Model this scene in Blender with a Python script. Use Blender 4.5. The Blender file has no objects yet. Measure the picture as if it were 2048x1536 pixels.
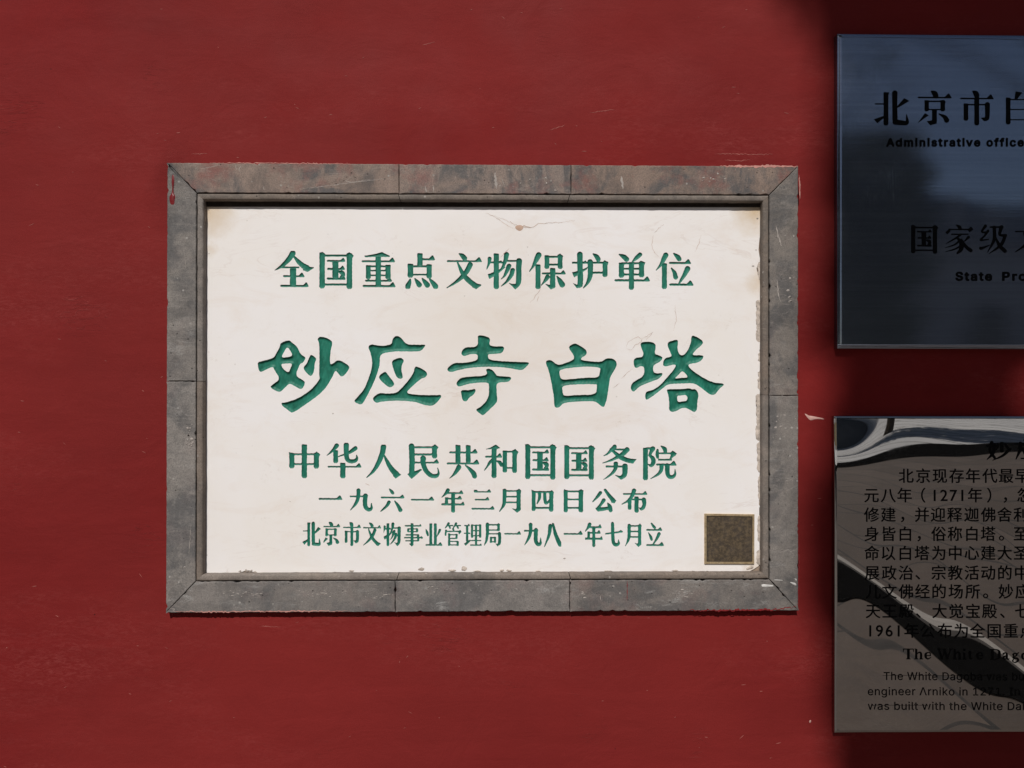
import bpy, math, random
import numpy as np
from mathutils import Vector, Matrix
from mathutils.geometry import delaunay_2d_cdt

random.seed(7)
rng = np.random.default_rng(11)
scene = bpy.context.scene
COL = scene.collection
rad = math.radians

# ------------------------------------------------------------------ camera
EYE = 1.65                                   # height of the lens above the ground
DIST = 1.479                                 # metres from lens to wall
FPX = 1479.0                                 # focal length in photo pixels
yaw, pitch, roll = rad(0.824), rad(0.224), rad(0.0753)
fwd = np.array([math.sin(yaw) * math.cos(pitch), math.cos(yaw) * math.cos(pitch), math.sin(pitch)])
rgt = np.array([math.cos(yaw), -math.sin(yaw), 0.0])
upv = np.cross(rgt, fwd)
RGT = rgt * math.cos(roll) + upv * math.sin(roll)
UPV = -rgt * math.sin(roll) + upv * math.cos(roll)
cam = bpy.data.cameras.new('camera')
cam.sensor_width = 36.0
cam.lens = FPX / 2048 * 36.0
cam.clip_start = 0.05
cam.clip_end = 500
camo = bpy.data.objects.new('camera', cam)
COL.objects.link(camo)
camo.matrix_world = Matrix(((RGT[0], UPV[0], -fwd[0], 0), (RGT[1], UPV[1], -fwd[1], -DIST),
                            (RGT[2], UPV[2], -fwd[2], EYE), (0, 0, 0, 1)))
scene.camera = camo

# ------------------------------------------------------------------ sky and sun
SUN = Vector((-0.2, -1.0, 1.05)).normalized()      # towards the sun
world = bpy.data.worlds.new("World")
scene.world = world
world.use_nodes = True
wn = world.node_tree
bg = wn.nodes['Background']
sky = wn.nodes.new('ShaderNodeTexSky')
sky.sky_type = 'NISHITA'
sky.sun_disc = False
sky.sun_elevation = math.asin(SUN.z)
sky.sun_rotation = math.atan2(SUN.x, SUN.y)
wn.links.new(sky.outputs[0], bg.inputs[0])
bg.inputs[1].default_value = 0.05
sl = bpy.data.lights.new('sun', 'SUN')
sl.energy = 5.0
sl.angle = rad(0.53)
sl.color = (1.0, 0.97, 0.935)
so = bpy.data.objects.new('sun', sl)
COL.objects.link(so)
so.rotation_euler = SUN.to_track_quat('Z', 'Y').to_euler()
so.location = (-3, -14, 16)
scene.view_settings.view_transform = 'Standard'
scene.view_settings.look = 'None'
scene.view_settings.exposure = -0.44
scene.view_settings.gamma = 1.0
scene.render.resolution_x, scene.render.resolution_y = 1024, 768


# ------------------------------------------------------------------ helpers
def P(px, py, y=0.0):
    """real place (x, z) on the upright plane y of a point measured in the photograph"""
    px = np.asarray(px, float); py = np.asarray(py, float)
    u = (px - 1024) / FPX; v = (py - 768) / FPX
    d = [fwd[i] + RGT[i] * u - UPV[i] * v for i in range(3)]
    t = (y + DIST) / d[1]
    return d[0] * t, EYE + d[2] * t


def P3(px, py, y=0.0):
    x, z = P(px, py, y)
    return np.stack([x, np.full_like(x, 1.0) * y, z], -1)


def mk(name, V, F, mat, parent=None, smooth=False, kind=None, origin=None):
    V = np.asarray(V, float).reshape(-1, 3)
    me = bpy.data.meshes.new(name)
    o = (V.min(0) + V.max(0)) / 2 if origin is None else np.asarray(origin, float)
    me.from_pydata((V - o).tolist(), [], [tuple(int(i) for i in f) for f in F])
    me.update()
    if smooth:
        me.polygons.foreach_set('use_smooth', [True] * len(me.polygons))
    if mat:
        me.materials.append(mat)
    ob = bpy.data.objects.new(name, me)
    COL.objects.link(ob)
    if parent is not None:
        ob.parent = parent
        ob.location = Vector(o) - wloc(parent)
    else:
        ob.location = o
    if kind:
        ob['kind'] = kind
    return ob


def wloc(ob):
    v = Vector(ob.location)
    p = ob.parent
    while p is not None:
        v += Vector(p.location); p = p.parent
    return v


def thing(name, loc, label, cat, group=None):
    o = bpy.data.objects.new(name, None)
    o.empty_display_size = 0.05
    COL.objects.link(o)
    o.location = loc
    o['label'] = label; o['category'] = cat
    if group: o['group'] = group
    return o


def tag(o, label, cat, group=None):
    o['label'] = label; o['category'] = cat
    if group: o['group'] = group
    return o


def box(x0, x1, y0, y1, z0, z1):
    V = [(x, y, z) for x in (x0, x1) for y in (y0, y1) for z in (z0, z1)]
    F = [(0, 1, 3, 2), (4, 6, 7, 5), (0, 4, 5, 1), (2, 3, 7, 6), (0, 2, 6, 4), (1, 5, 7, 3)]
    return V, F


def join(parts):
    V = []; F = []
    for v, f in parts:
        b = len(V); V += [tuple(p) for p in v]; F += [tuple(i + b for i in q) for q in f]
    return V, F


# ------------------------------------------------------------------ materials
class NT:
    def __init__(s, name, rough=0.6, spec=0.4, metal=0.0):
        s.m = bpy.data.materials.new(name); s.m.use_nodes = True
        s.t = s.m.node_tree; s.b = s.t.nodes['Principled BSDF']
        s.b.inputs['Roughness'].default_value = rough
        s.b.inputs['Specular IOR Level'].default_value = spec
        s.b.inputs['Metallic'].default_value = metal
        s.pos = s.t.nodes.new('ShaderNodeNewGeometry').outputs['Position']

    def n(s, typ, **kw):
        nd = s.t.nodes.new(typ)
        for k, v in kw.items():
            if k.startswith('_'):
                setattr(nd, k[1:], v)
            else:
                nd.inputs[k].default_value = v
        return nd

    def L(s, a, b): s.t.links.new(a, b)

    def coord(s, scale=(1, 1, 1), rot=(0, 0, 0), off=(0, 0, 0)):
        mp = s.n('ShaderNodeMapping'); s.L(s.pos, mp.inputs[0])
        mp.inputs['Location'].default_value = off
        mp.inputs['Rotation'].default_value = rot
        mp.inputs['Scale'].default_value = scale
        return mp.outputs[0]

    def noise(s, sc, det=4, rough=0.55, scale=(1, 1, 1), off=(0, 0, 0), dist=0.0, rot=(0, 0, 0)):
        nd = s.n('ShaderNodeTexNoise'); nd.inputs['Scale'].default_value = sc
        nd.inputs['Detail'].default_value = det; nd.inputs['Roughness'].default_value = rough
        nd.inputs['Distortion'].default_value = dist
        s.L(s.coord(scale, rot, off), nd.inputs['Vector'])
        return nd.outputs[0]

    def ramp(s, fac, stops):
        r = s.n('ShaderNodeValToRGB'); s.L(fac, r.inputs[0])
        e = r.color_ramp.elements
        while len(e) < len(stops): e.new(0.5)
        for i, (p, c) in enumerate(stops):
            e[i].position = p
            e[i].color = (c, c, c, 1) if isinstance(c, (int, float)) else (*c, 1)
        return r.outputs[0]

    def mix(s, fac, a, b, mode='MIX'):
        m = s.n('ShaderNodeMix'); m.data_type = 'RGBA'; m.blend_type = mode
        for v, i in ((fac, 0), (a, 6), (b, 7)):
            if hasattr(v, 'links'): s.L(v, m.inputs[i])
            else: m.inputs[i].default_value = v if i == 0 else (*v, 1)
        return m.outputs[2]

    def math(s, op, a, b=0.0, clamp=False):
        m = s.n('ShaderNodeMath'); m.operation = op; m.use_clamp = clamp
        for v, i in ((a, 0), (b, 1)):
            if hasattr(v, 'links'): s.L(v, m.inputs[i])
            else: m.inputs[i].default_value = v
        return m.outputs[0]

    def color(s, c):
        if hasattr(c, 'links'): s.L(c, s.b.inputs['Base Color'])
        else: s.b.inputs['Base Color'].default_value = (*c, 1)

    def bump(s, h, dist=0.001, strength=1.0, prev=None):
        bp = s.n('ShaderNodeBump'); bp.inputs['Distance'].default_value = dist
        bp.inputs['Strength'].default_value = strength
        s.L(h, bp.inputs['Height'])
        if prev is not None: s.L(prev, bp.inputs['Normal'])
        s.L(bp.outputs[0], s.b.inputs['Normal'])
        return bp.outputs[0]


def mat_wall():
    k = NT('red_limewash_plaster', 0.75, 0.14)
    big = k.noise(1.6, 5, 0.6)
    c = k.mix(k.ramp(big, [(0.3, 0.0), (0.7, 1.0)]), (0.126, 0.0080, 0.0082), (0.202, 0.0138, 0.0130))
    streak = k.noise(9, 5, 0.62, scale=(0.28, 1, 2.6), off=(3, 1, 7), dist=0.4)
    c = k.mix(k.ramp(streak, [(0.42, 0.0), (0.78, 0.35)]), c, (0.24, 0.019, 0.019))
    fine = k.noise(55, 4, 0.7)
    c = k.mix(k.ramp(fine, [(0.3, 0.25), (0.55, 0.0)]), c, (0.15, 0.010, 0.012))
    pale = k.noise(24, 6, 0.72, scale=(0.35, 1, 1.8), off=(11, 2, 3), dist=1.2)
    c = k.mix(k.ramp(pale, [(0.64, 0.0), (0.82, 0.3)]), c, (0.28, 0.05, 0.045))
    # hairline pale scratches
    fib = k.noise(150, 5, 0.75, scale=(0.4, 1, 1.2), dist=1.0)
    fm = k.ramp(k.noise(3.0, 4, 0.62, off=(7, 2, 1), scale=(0.6, 1, 1.6)), [(0.50, 0.0), (0.66, 1.0)])
    c = k.mix(k.math('MULTIPLY', k.ramp(fib, [(0.45, 0.0), (0.7, 0.55)]), fm), c, (0.30, 0.060, 0.055))
    low = k.noise(1.1, 3, 0.5, off=(3, 3, 8.9), scale=(0.7, 1, 1.2))
    c = k.mix(k.ramp(low, [(0.42, 0.0), (0.62, 0.45)]), c, (0.215, 0.023, 0.020))
    sc = k.noise(13, 3, 0.5, scale=(0.35, 1, 3.0), off=(5, 9, 2), dist=2.5)
    line = k.math('ABSOLUTE', k.math('SUBTRACT', sc, 0.5))
    msk = k.ramp(k.noise(4.5, 3, 0.6, off=(2, 2, 9)), [(0.6, 0.0), (0.68, 1.0)])
    ln = k.math('MULTIPLY', k.ramp(line, [(0.0, 1.0), (0.006, 0.0)]), msk)
    c = k.mix(k.math('MULTIPLY', ln, 0.12), c, (0.45, 0.16, 0.14))
    dots = k.n('ShaderNodeTexVoronoi'); dots.inputs['Scale'].default_value = 14
    k.L(k.coord((1, 1, 1), (0, 0, 0), (0, 3, 0)), dots.inputs['Vector'])
    dm = k.math('MULTIPLY', k.ramp(dots.outputs['Distance'], [(0.012, 1.0), (0.03, 0.0)]),
                k.ramp(k.noise(3.1, 2), [(0.52, 0.0), (0.56, 1.0)]))
    c = k.mix(dm, c, (0.05, 0.008, 0.008))
    k.color(c)
    k.L(k.ramp(k.noise(6, 4), [(0.3, 0.68), (0.7, 0.85)]), k.b.inputs['Roughness'])
    b0 = k.bump(k.noise(7.5, 4, 0.55, dist=0.8, off=(4, 4, 4)), 0.0035, 0.8)
    b1 = k.bump(k.noise(2.2, 3, 0.5), 0.012, 0.8, b0)
    b2 = k.bump(k.noise(26, 5, 0.62, scale=(0.45, 1, 1.3), dist=0.6), 0.0011, 0.8, b1)
    b3 = k.bump(k.noise(240, 4, 0.7), 0.0003, 0.8, b2)
    k.bump(ln, 0.0004, 1.0, b3)
    return k.m


def mat_stone(name, base, warm, pale, pinkness, smear):
    k = NT(name, 0.78, 0.3)
    big = k.noise(7, 5, 0.62, dist=0.8)
    c = k.mix(k.ramp(big, [(0.44, 0.0), (0.54, 1.0)]), base, warm)
    st_ = k.noise(20, 5, 0.65, scale=(1.5, 1, 0.35) if 'pink' in name else (0.4, 1, 1.4), off=(2, 9, 3), dist=0.5)
    c = k.mix(k.ramp(st_, [(0.50, 0.0), (0.62, 0.65)]), c, tuple(x * 1.25 for x in warm))
    m2 = k.noise(16, 6, 0.7, off=(7, 3, 1), dist=0.5)
    c = k.mix(k.ramp(m2, [(0.35, 0.55), (0.52, 0.0)]), c, tuple(x * 0.62 for x in base))
    pk = k.noise(13, 5, 0.65, off=(1, 8, 4))
    c = k.mix(k.ramp(pk, [(0.52, 0.0), (0.68, pinkness)]), c, (0.27, 0.125, 0.11))
    sm = k.noise(34, 7, 0.75, scale=(0.5, 1, 1.5), off=(3, 1, 12), dist=0.7)
    zone = k.ramp(k.noise(6.5, 3, 0.5, off=(9, 4, 4)), [(0.45, 0.0), (0.62, 1.0)])
    c = k.mix(k.math('MULTIPLY', k.ramp(sm, [(0.54, 0.0), (0.66, smear)]), zone), c, pale)
    pit = k.n('ShaderNodeTexVoronoi'); pit.inputs['Scale'].default_value = 75
    k.L(k.coord(), pit.inputs['Vector'])
    pm = k.math('MULTIPLY', k.ramp(pit.outputs['Distance'], [(0.07, 1.0), (0.15, 0.0)]),
                k.ramp(k.noise(31, 3), [(0.50, 0.0), (0.56, 1.0)]))
    c = k.mix(k.math('MULTIPLY', pm, 0.75), c, (0.035, 0.03, 0.028))
    wp = k.n('ShaderNodeTexVoronoi'); wp.inputs['Scale'].default_value = 60
    k.L(k.coord(off=(1, 1, 1)), wp.inputs['Vector'])
    wm = k.math('MULTIPLY', k.ramp(wp.outputs['Distance'], [(0.08, 1.0), (0.16, 0.0)]),
                k.ramp(k.noise(23, 3, off=(4, 4, 4)), [(0.54, 0.0), (0.60, 1.0)]))
    c = k.mix(k.math('MULTIPLY', wm, 0.7), c, (0.5, 0.47, 0.43))
    mot = k.noise(85, 6, 0.78, off=(5, 5, 1))
    c = k.mix(k.ramp(mot, [(0.50, 0.0), (0.72, 0.35)]), c, tuple(min(0.5, x * 1.6) for x in warm))
    c = k.mix(k.ramp(k.noise(95, 6, 0.8, off=(1, 5, 8)), [(0.32, 0.45), (0.43, 0.0)]), c, tuple(x * 0.5 for x in base))
    grain = k.noise(420, 3, 0.7)
    c = k.mix(k.ramp(grain, [(0.3, 0.55), (0.6, 0.0)]), c, tuple(x * 0.5 for x in base))
    # scratches
    s1 = k.noise(15, 2, 0.4, scale=(0.5, 1, 2.2), off=(15, 9, 2), dist=3)
    ln = k.math('MULTIPLY', k.ramp(k.math('ABSOLUTE', k.math('SUBTRACT', s1, 0.5)), [(0.0, 1.0), (0.006, 0.0)]),
                k.ramp(k.noise(9, 3, 0.6, off=(22, 2, 9)), [(0.55, 0.0), (0.62, 0.6)]))
    c = k.mix(ln, c, (0.42, 0.37, 0.33))
    oi = k.n('ShaderNodeObjectInfo')
    hs_ = k.n('ShaderNodeHueSaturation'); k.L(c, hs_.inputs['Color'])
    k.L(k.math('ADD', k.math('MULTIPLY', oi.outputs['Random'], 0.30), 0.86), hs_.inputs['Value'])
    k.L(k.math('ADD', k.math('MULTIPLY', oi.outputs['Random'], -0.5), 1.2), hs_.inputs['Saturation'])
    c = hs_.outputs[0]
    k.color(c)
    b1 = k.bump(k.noise(45, 5, 0.6), 0.0008, 0.8)
    b2 = k.bump(k.noise(350, 4, 0.75), 0.0003, 1.0, b1)
    k.bump(k.math('SUBTRACT', 1.0, pm), 0.0007, 1.0, b2)
    return k.m


def mat_marble():
    k = NT('white_marble', 0.42, 0.35)
    c = k.mix(k.ramp(k.noise(3.2, 5, 0.6, dist=0.5), [(0.35, 0.0), (0.66, 1.0)]), (0.85, 0.82, 0.81), (0.83, 0.785, 0.740))
    # warm blotch towards the centre of the slab
    w = k.noise(9, 6, 0.68, off=(2, 5, 1), dist=1.4, rot=(0, 0.6, 0), scale=(0.6, 1, 1.3))
    c = k.mix(k.ramp(w, [(0.5, 0.0), (0.72, 0.32)]), c, (0.72, 0.60, 0.50))
    vein = k.noise(6.0, 6, 0.6, off=(8, 2, 5), dist=1.6, rot=(0, -0.75, 0), scale=(0.45, 1, 1.6))
    vl = k.ramp(k.math('ABSOLUTE', k.math('SUBTRACT', vein, 0.5)), [(0.0, 1.0), (0.012, 0.0)])
    vm = k.math('MULTIPLY', vl, k.ramp(k.noise(7, 4, 0.6, off=(3, 9, 9)), [(0.5, 0.0), (0.66, 0.25)]))
    c = k.mix(vm, c, (0.50, 0.36, 0.29))
    spk = k.n('ShaderNodeTexVoronoi'); spk.inputs['Scale'].default_value = 48
    k.L(k.coord(), spk.inputs['Vector'])
    sm = k.math('MULTIPLY', k.ramp(spk.outputs['Distance'], [(0.05, 1.0), (0.12, 0.0)]),
                k.ramp(k.noise(14, 4, 0.7, off=(6, 6, 6)), [(0.60, 0.0), (0.66, 0.7)]))
    c = k.mix(sm, c, (0.33, 0.27, 0.23))
    fuz = k.noise(120, 5, 0.8, off=(1, 7, 7))
    fz = k.math('MULTIPLY', k.ramp(fuz, [(0.56, 0.0), (0.64, 0.5)]),
                k.ramp(k.noise(10, 4, 0.65, off=(5, 1, 3)), [(0.55, 0.0), (0.68, 0.7)]))
    c = k.mix(fz, c, (0.55, 0.46, 0.40))
    # rust-brown stains soaked in from the corners and the right edge
    for (cx, cy, r, a) in ((418, 425, 0.085, 0.75), (1512, 420, 0.075, 0.85), (1520, 560, 0.05, 0.5), (1515, 1140, 0.05, 0.5),
                           (417, 500, 0.03, 0.4), (1000, 650, 0.34, 0.17), (1190, 820, 0.20, 0.12), (960, 860, 0.22, 0.10)):
        x, z = P(cx, cy, 0.0)
        vd = k.n('ShaderNodeVectorMath'); vd.operation = 'DISTANCE'
        k.L(k.pos, vd.inputs[0]); vd.inputs[1].default_value = (float(x), MARBLE_Y, float(z))
        dd = k.math('ADD', vd.outputs['Value'], k.math('MULTIPLY', k.math('SUBTRACT', k.noise(30, 5, 0.7), 0.5), 0.05))
        c = k.mix(k.ramp(k.math('DIVIDE', dd, r), [(0.05, a), (0.75, 0.0)]), c, (0.60, 0.44, 0.26))
    k.color(c)
    b1 = k.bump(k.noise(60, 4, 0.6), 0.0002, 0.6)
    k.bump(k.noise(12, 3, 0.6), 0.0008, 0.5, b1)
    return k.m


def mat_green():
    k = NT('green_enamel_paint', 0.5, 0.25)
    c = k.mix(k.ramp(k.noise(90, 4, 0.6, scale=(1, 1, 0.5)), [(0.3, 0.0), (0.7, 1.0)]), (0.008, 0.112, 0.072), (0.022, 0.205, 0.140))
    c = k.mix(k.ramp(k.noise(260, 3, 0.7), [(0.62, 0.0), (0.8, 0.5)]), c, (0.10, 0.32, 0.24))
    k.color(c)
    k.bump(k.noise(330, 3, 0.6, scale=(1, 1, 0.4)), 0.0005, 0.8)
    return k.m


def mat_flat(name, c, rough=0.6, spec=0.4, var=0.15, sc=60, bd=0.0003):
    k = NT(name, rough, spec)
    k.color(k.mix(k.ramp(k.noise(sc, 4, 0.65), [(0.3, 0.0), (0.7, 1.0)]), tuple(x * (1 - var) for x in c), tuple(min(1, x * (1 + var)) for x in c)))
    k.bump(k.noise(sc * 3, 4, 0.7), bd, 0.8)
    return k.m


def mat_bronze():
    k = NT('weathered_bronze', 0.5, 0.5, 0.75)
    c = k.mix(k.ramp(k.noise(70, 5, 0.7), [(0.35, 0.0), (0.65, 1.0)]), (0.50, 0.36, 0.20), (0.68, 0.54, 0.34))
    c = k.mix(k.ramp(k.noise(150, 5, 0.7, off=(3, 3, 3)), [(0.5, 0.0), (0.7, 0.6)]), c, (0.12, 0.085, 0.06))
    k.color(c)
    k.bump(k.noise(400, 3, 0.6), 0.0002, 0.8)
    return k.m


def mat_bronze_dark():
    k = NT('dark_bronze_patina', 0.55, 0.5, 0.6)
    c = k.mix(k.ramp(k.noise(120, 6, 0.8), [(0.42, 0.0), (0.6, 1.0)]), (0.085, 0.066, 0.048), (0.19, 0.14, 0.085))
    c = k.mix(k.ramp(k.noise(45, 5, 0.7, off=(3, 3, 3)), [(0.45, 0.0), (0.7, 0.25)]), c, (0.10, 0.09, 0.10))
    k.color(c)
    k.bump(k.noise(300, 3, 0.6), 0.0003, 0.8)
    return k.m


def haze_layer(k, rough, amount):
    """fine scratches scatter part of the reflection widely"""
    b2 = k.t.nodes.new('ShaderNodeBsdfAnisotropic')
    b2.inputs['Roughness'].default_value = rough
    src = k.b.inputs['Base Color'].links[0].from_socket
    k.L(src, b2.inputs['Color'])
    mx = k.t.nodes.new('ShaderNodeMixShader'); mx.inputs[0].default_value = amount
    k.L(k.b.outputs[0], mx.inputs[1]); k.L(b2.outputs[0], mx.inputs[2])
    out = k.t.nodes['Material Output']; k.L(mx.outputs[0], out.inputs[0])


def mat_brushed():
    k = NT('brushed_dark_steel', 0.12, 0.5, 1.0)
    st = k.noise(30, 5, 0.7, scale=(0.05, 1, 9))
    c = k.mix(k.ramp(st, [(0.3, 0.0), (0.7, 1.0)]), (0.250, 0.278, 0.345), (0.335, 0.365, 0.435))
    stn = k.noise(38, 6, 0.7, off=(0, 0, 3), dist=0.6)
    sm = k.math('MULTIPLY', k.ramp(stn, [(0.66, 0.0), (0.70, 0.6)]), k.ramp(k.noise(5, 2, off=(4, 4, 2)), [(0.48, 0.0), (0.6, 1.0)]))
    c = k.mix(sm, c, (0.13, 0.12, 0.11))
    # patch of fine vertical scouring on the left of the sheet
    for (cx, cy, rr, am) in ((1765, 375, 0.095, 0.85), (1745, 130, 0.10, 0.35), (1720, 260, 0.07, 0.3)):
        x, z = P(cx, cy, -0.016)
        vd = k.n('ShaderNodeVectorMath'); vd.operation = 'DISTANCE'
        k.L(k.pos, vd.inputs[0]); vd.inputs[1].default_value = (float(x), -0.016, float(z))
        fall = k.ramp(k.math('DIVIDE', vd.outputs['Value'], rr), [(0.2, am), (0.95, 0.0)])
        fib = k.ramp(k.noise(60, 5, 0.75, scale=(6, 1, 0.5), rot=(0, 0.12, 0), off=(cx, 0, 1)), [(0.5, 0.0), (0.72, 1.0)])
        cl = k.ramp(k.noise(22, 4, 0.6, off=(3, 1, cx)), [(0.42, 0.0), (0.62, 1.0)])
        c = k.mix(k.math('MULTIPLY', k.math('MULTIPLY', fall, fib), cl), c, (0.80, 0.84, 0.92))
    k.color(c)
    k.L(k.ramp(k.noise(9, 4, 0.6, scale=(0.3, 1, 2)), [(0.3, 0.02), (0.7, 0.055)]), k.b.inputs['Roughness'])
    b = k.bump(k.noise(60, 4, 0.7, scale=(0.02, 1, 14)), 0.000025, 0.7)
    haze_layer(k, 0.55, 0.24)
    return k.m


def mat_mirror():
    k = NT('polished_dark_steel', 0.03, 0.5, 1.0)
    c = k.mix(k.ramp(k.noise(9, 5, 0.7), [(0.3, 0.0), (0.7, 1.0)]), (0.360, 0.350, 0.345), (0.420, 0.405, 0.395))
    spk = k.noise(130, 4, 0.7)
    c = k.mix(k.ramp(spk, [(0.70, 0.0), (0.78, 0.5)]), c, (0.6, 0.6, 0.6))
    k.color(c)
    k.L(k.ramp(k.noise(12, 5, 0.7), [(0.4, 0.004), (0.75, 0.03)]), k.b.inputs['Roughness'])
    haze_layer(k, 0.5, 0.03)
    return k.m


MARBLE_Y = 0.0025
FRONT = -0.014
M_WALL = mat_wall()
M_ST_TOP = mat_stone('grey_stone_with_pink_wash', (0.130, 0.120, 0.117), (0.280, 0.215, 0.180), (0.40, 0.34, 0.30), 0.85, 0.5)
M_ST_SIDE = mat_stone('plain_grey_stone', (0.120, 0.112, 0.108), (0.215, 0.188, 0.165), (0.32, 0.30, 0.28), 0.08, 0.55)
M_ST_BOT = mat_stone('grey_stone_with_white_smears', (0.138, 0.130, 0.126), (0.205, 0.182, 0.165), (0.46, 0.45, 0.43), 0.22, 0.85)
M_MOULD = mat_stone('dusty_grey_moulding_stone', (0.170, 0.145, 0.125), (0.215, 0.175, 0.145), (0.32, 0.29, 0.26), 0.05, 0.3)
M_MARBLE = mat_marble()
M_GREEN = mat_green()
M_MORTAR = mat_flat('old_lime_mortar', (0.33, 0.25, 0.19), 0.9, 0.2, 0.4, 90, 0.001)
M_DARKFILL = mat_flat('dark_recess_stone', (0.10, 0.085, 0.075), 0.9, 0.2)
M_PINK = mat_flat('pale_pink_undercoat', (0.52, 0.25, 0.21), 0.8, 0.3, 0.2)
M_DRIP = mat_flat('red_paint_drip', (0.20, 0.014, 0.016), 0.35, 0.5, 0.15)
M_CRACK = mat_flat('brown_crack_stain', (0.52, 0.37, 0.28), 0.9, 0.1, 0.3)
M_BRONZE = mat_bronze()
M_BRONZE_D = mat_bronze_dark()
M_BRUSHED = mat_brushed()
M_MIRROR = mat_mirror()
M_INK = mat_flat('black_etched_paint', (0.003, 0.003, 0.0035), 0.6, 0.08, 0.1)
M_GROOVE = mat_flat('dark_groove', (0.03, 0.025, 0.02), 0.8, 0.2)

# ------------------------------------------------------------------ lettering: strokes -> distance field -> carved mesh
# p = brush line of x y width triples, v = upright x y0 y1 width, b = bar x0 x1 y thickness,
# h = bar with a wedge at its right end x0 x1 y thickness wedge, g = sharp polygon, G = rounded polygon, X = rounded hole
GL = {}


def glyph(ch, bbox, src):
    GL[ch] = (bbox, src)


glyph('全', (62, 98, 596, 577), "p 312 112 74 255 195 66 180 270 48 110 320 24 66 345 6;p 335 165 24 390 230 56 455 285 70 505 312 74;g 470 262 520 298 596 306 596 314 515 366 450 345;b 150 400 306 20;h 178 470 425 22 36;v 315 320 560 84;h 137 527 558 26 34")
glyph('国', (670, 98, 1140, 600), "v 712 112 592 74;v 1085 112 600 74;g 1048 125 1080 100 1142 145 1120 185;g 672 105 720 98 755 130 740 150;b 720 1080 145 26;b 740 1080 540 26;h 775 1028 217 22 30;h 780 1022 327 24 32;v 893 220 460 82;h 775 1030 460 26 22;p 940 362 22 985 382 58 1000 410 44 965 440 24 985 462 20")
glyph('重', (1248, 98, 1714, 577), "g 1290 148 1410 130 1530 98 1637 150 1630 162 1510 162 1440 160 1300 166;h 1250 1706 222 22 38;v 1478 150 570 72;v 1342 275 465 64;v 1612 270 465 70;b 1340 1610 292 22;b 1370 1590 350 18;b 1370 1590 415 18;h 1297 1665 488 22 30;h 1265 1714 560 26 38")
glyph('点', (-70, 108, 392, 605), "v 6 255 445 76;v 136 112 290 72;h 135 342 195 24 40;b 0 270 292 24;b 0 270 405 20;v 262 262 455 70;p 3 468 18 -12 520 56 -30 566 74;p 65 458 12 100 505 50 128 545 68;p 165 455 12 205 505 54 238 548 70;p 265 460 14 315 520 58 350 566 72")
glyph('文', (500, 110, 985, 605), "p 672 120 14 715 145 54 745 180 68;h 502 982 220 20 42;p 822 268 68 780 350 66 715 430 58 620 510 36 505 585 10;p 648 238 16 690 330 42 740 420 60 820 500 68 895 555 66;g 870 520 970 540 972 552 905 602 850 575")
glyph('物', (1042, 105, 1535, 605), "p 1088 188 52 1078 250 34 1048 330 8;b 1085 1260 238 20;g 1200 230 1245 212 1272 252;v 1178 115 600 70;g 1062 400 1085 462 1200 395 1300 305 1290 295 1180 360;p 1318 130 68 1300 220 50 1260 310 28 1208 368 10;b 1310 1500 218 22;p 1490 218 76 1485 330 70 1485 470 70 1468 540 58 1436 580 34;g 1352 520 1400 535 1450 530 1480 560 1440 604;p 1352 288 62 1330 340 52 1290 420 28 1245 465 8;p 1402 345 60 1380 415 54 1320 500 32 1247 562 8")
glyph('保', (1628, 108, 2125, 607), "p 1757 138 76 1720 210 58 1680 290 32 1633 360 8;v 1748 265 600 68;v 1870 140 325 64;v 2050 140 325 64;b 1870 2050 162 24;b 1870 2050 268 24;g 2012 140 2050 118 2090 155 2070 185;h 1800 2125 388 22 32;v 1948 315 590 72;g 1845 530 1895 545 1950 545 1985 570 1925 607;p 1878 436 62 1850 480 42 1792 550 8;p 2005 425 12 2045 485 56 2078 540 76")
glyph('护', (300, 112, 797, 592), "p 408 130 74 410 300 70 415 480 72 402 555 58;g 315 520 365 545 400 545 450 520 440 570 370 590;b 303 530 242 24;g 440 236 485 212 505 242;g 302 375 330 440 500 335 520 300 420 345;p 590 122 14 635 155 56 660 195 62;b 520 790 242 24;p 548 232 72 552 330 68 545 430 62 510 520 38 455 588 8;v 752 235 435 66;g 718 238 745 208 797 240 788 270;b 580 750 378 26")
glyph('单', (872, 110, 1367, 615), "p 950 130 20 1010 162 60 1045 195 66;p 1228 132 58 1175 180 48 1125 228 14;v 975 240 445 70;v 1250 235 440 70;b 975 1255 250 24;b 1010 1240 325 22;b 1010 1240 403 24;g 1213 238 1240 215 1300 240 1288 275;h 878 1364 482 26 38;v 1112 235 610 68")
glyph('位', (1445, 108, 1957, 607), "p 1580 140 70 1545 210 56 1505 280 32 1450 343 10;v 1562 250 600 68;p 1690 118 16 1740 158 58 1765 192 60;h 1622 1924 245 24 38;p 1660 318 16 1700 380 50 1715 440 62;p 1878 325 74 1840 400 54 1790 480 34 1757 530 16;h 1625 1957 540 26 42")
glyph('中', (122, 55, 548, 525), "v 332 60 520 72;v 162 180 385 70;v 497 180 388 70;b 165 500 195 22;b 165 500 330 22;g 468 188 500 158 548 200 528 235;g 122 165 190 185 128 200")
glyph('华', (638, 45, 1112, 528), "p 775 76 58 740 120 42 690 170 24 642 210 8;v 760 140 315 64;p 905 70 70 905 150 66 912 240 60 945 285 54 1015 288 50 1050 255 34 1046 205 8;p 1030 112 54 985 145 50 930 180 30 860 205 18 802 225 12;h 650 1112 365 18 36;v 858 312 522 72")
glyph('人', (1180, 62, 1655, 525), "p 1412 95 74 1400 170 68 1340 320 58 1270 430 36 1183 515 6;p 1420 205 14 1460 290 44 1520 390 64 1585 465 80;g 1575 420 1655 475 1580 525 1545 490")
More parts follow.
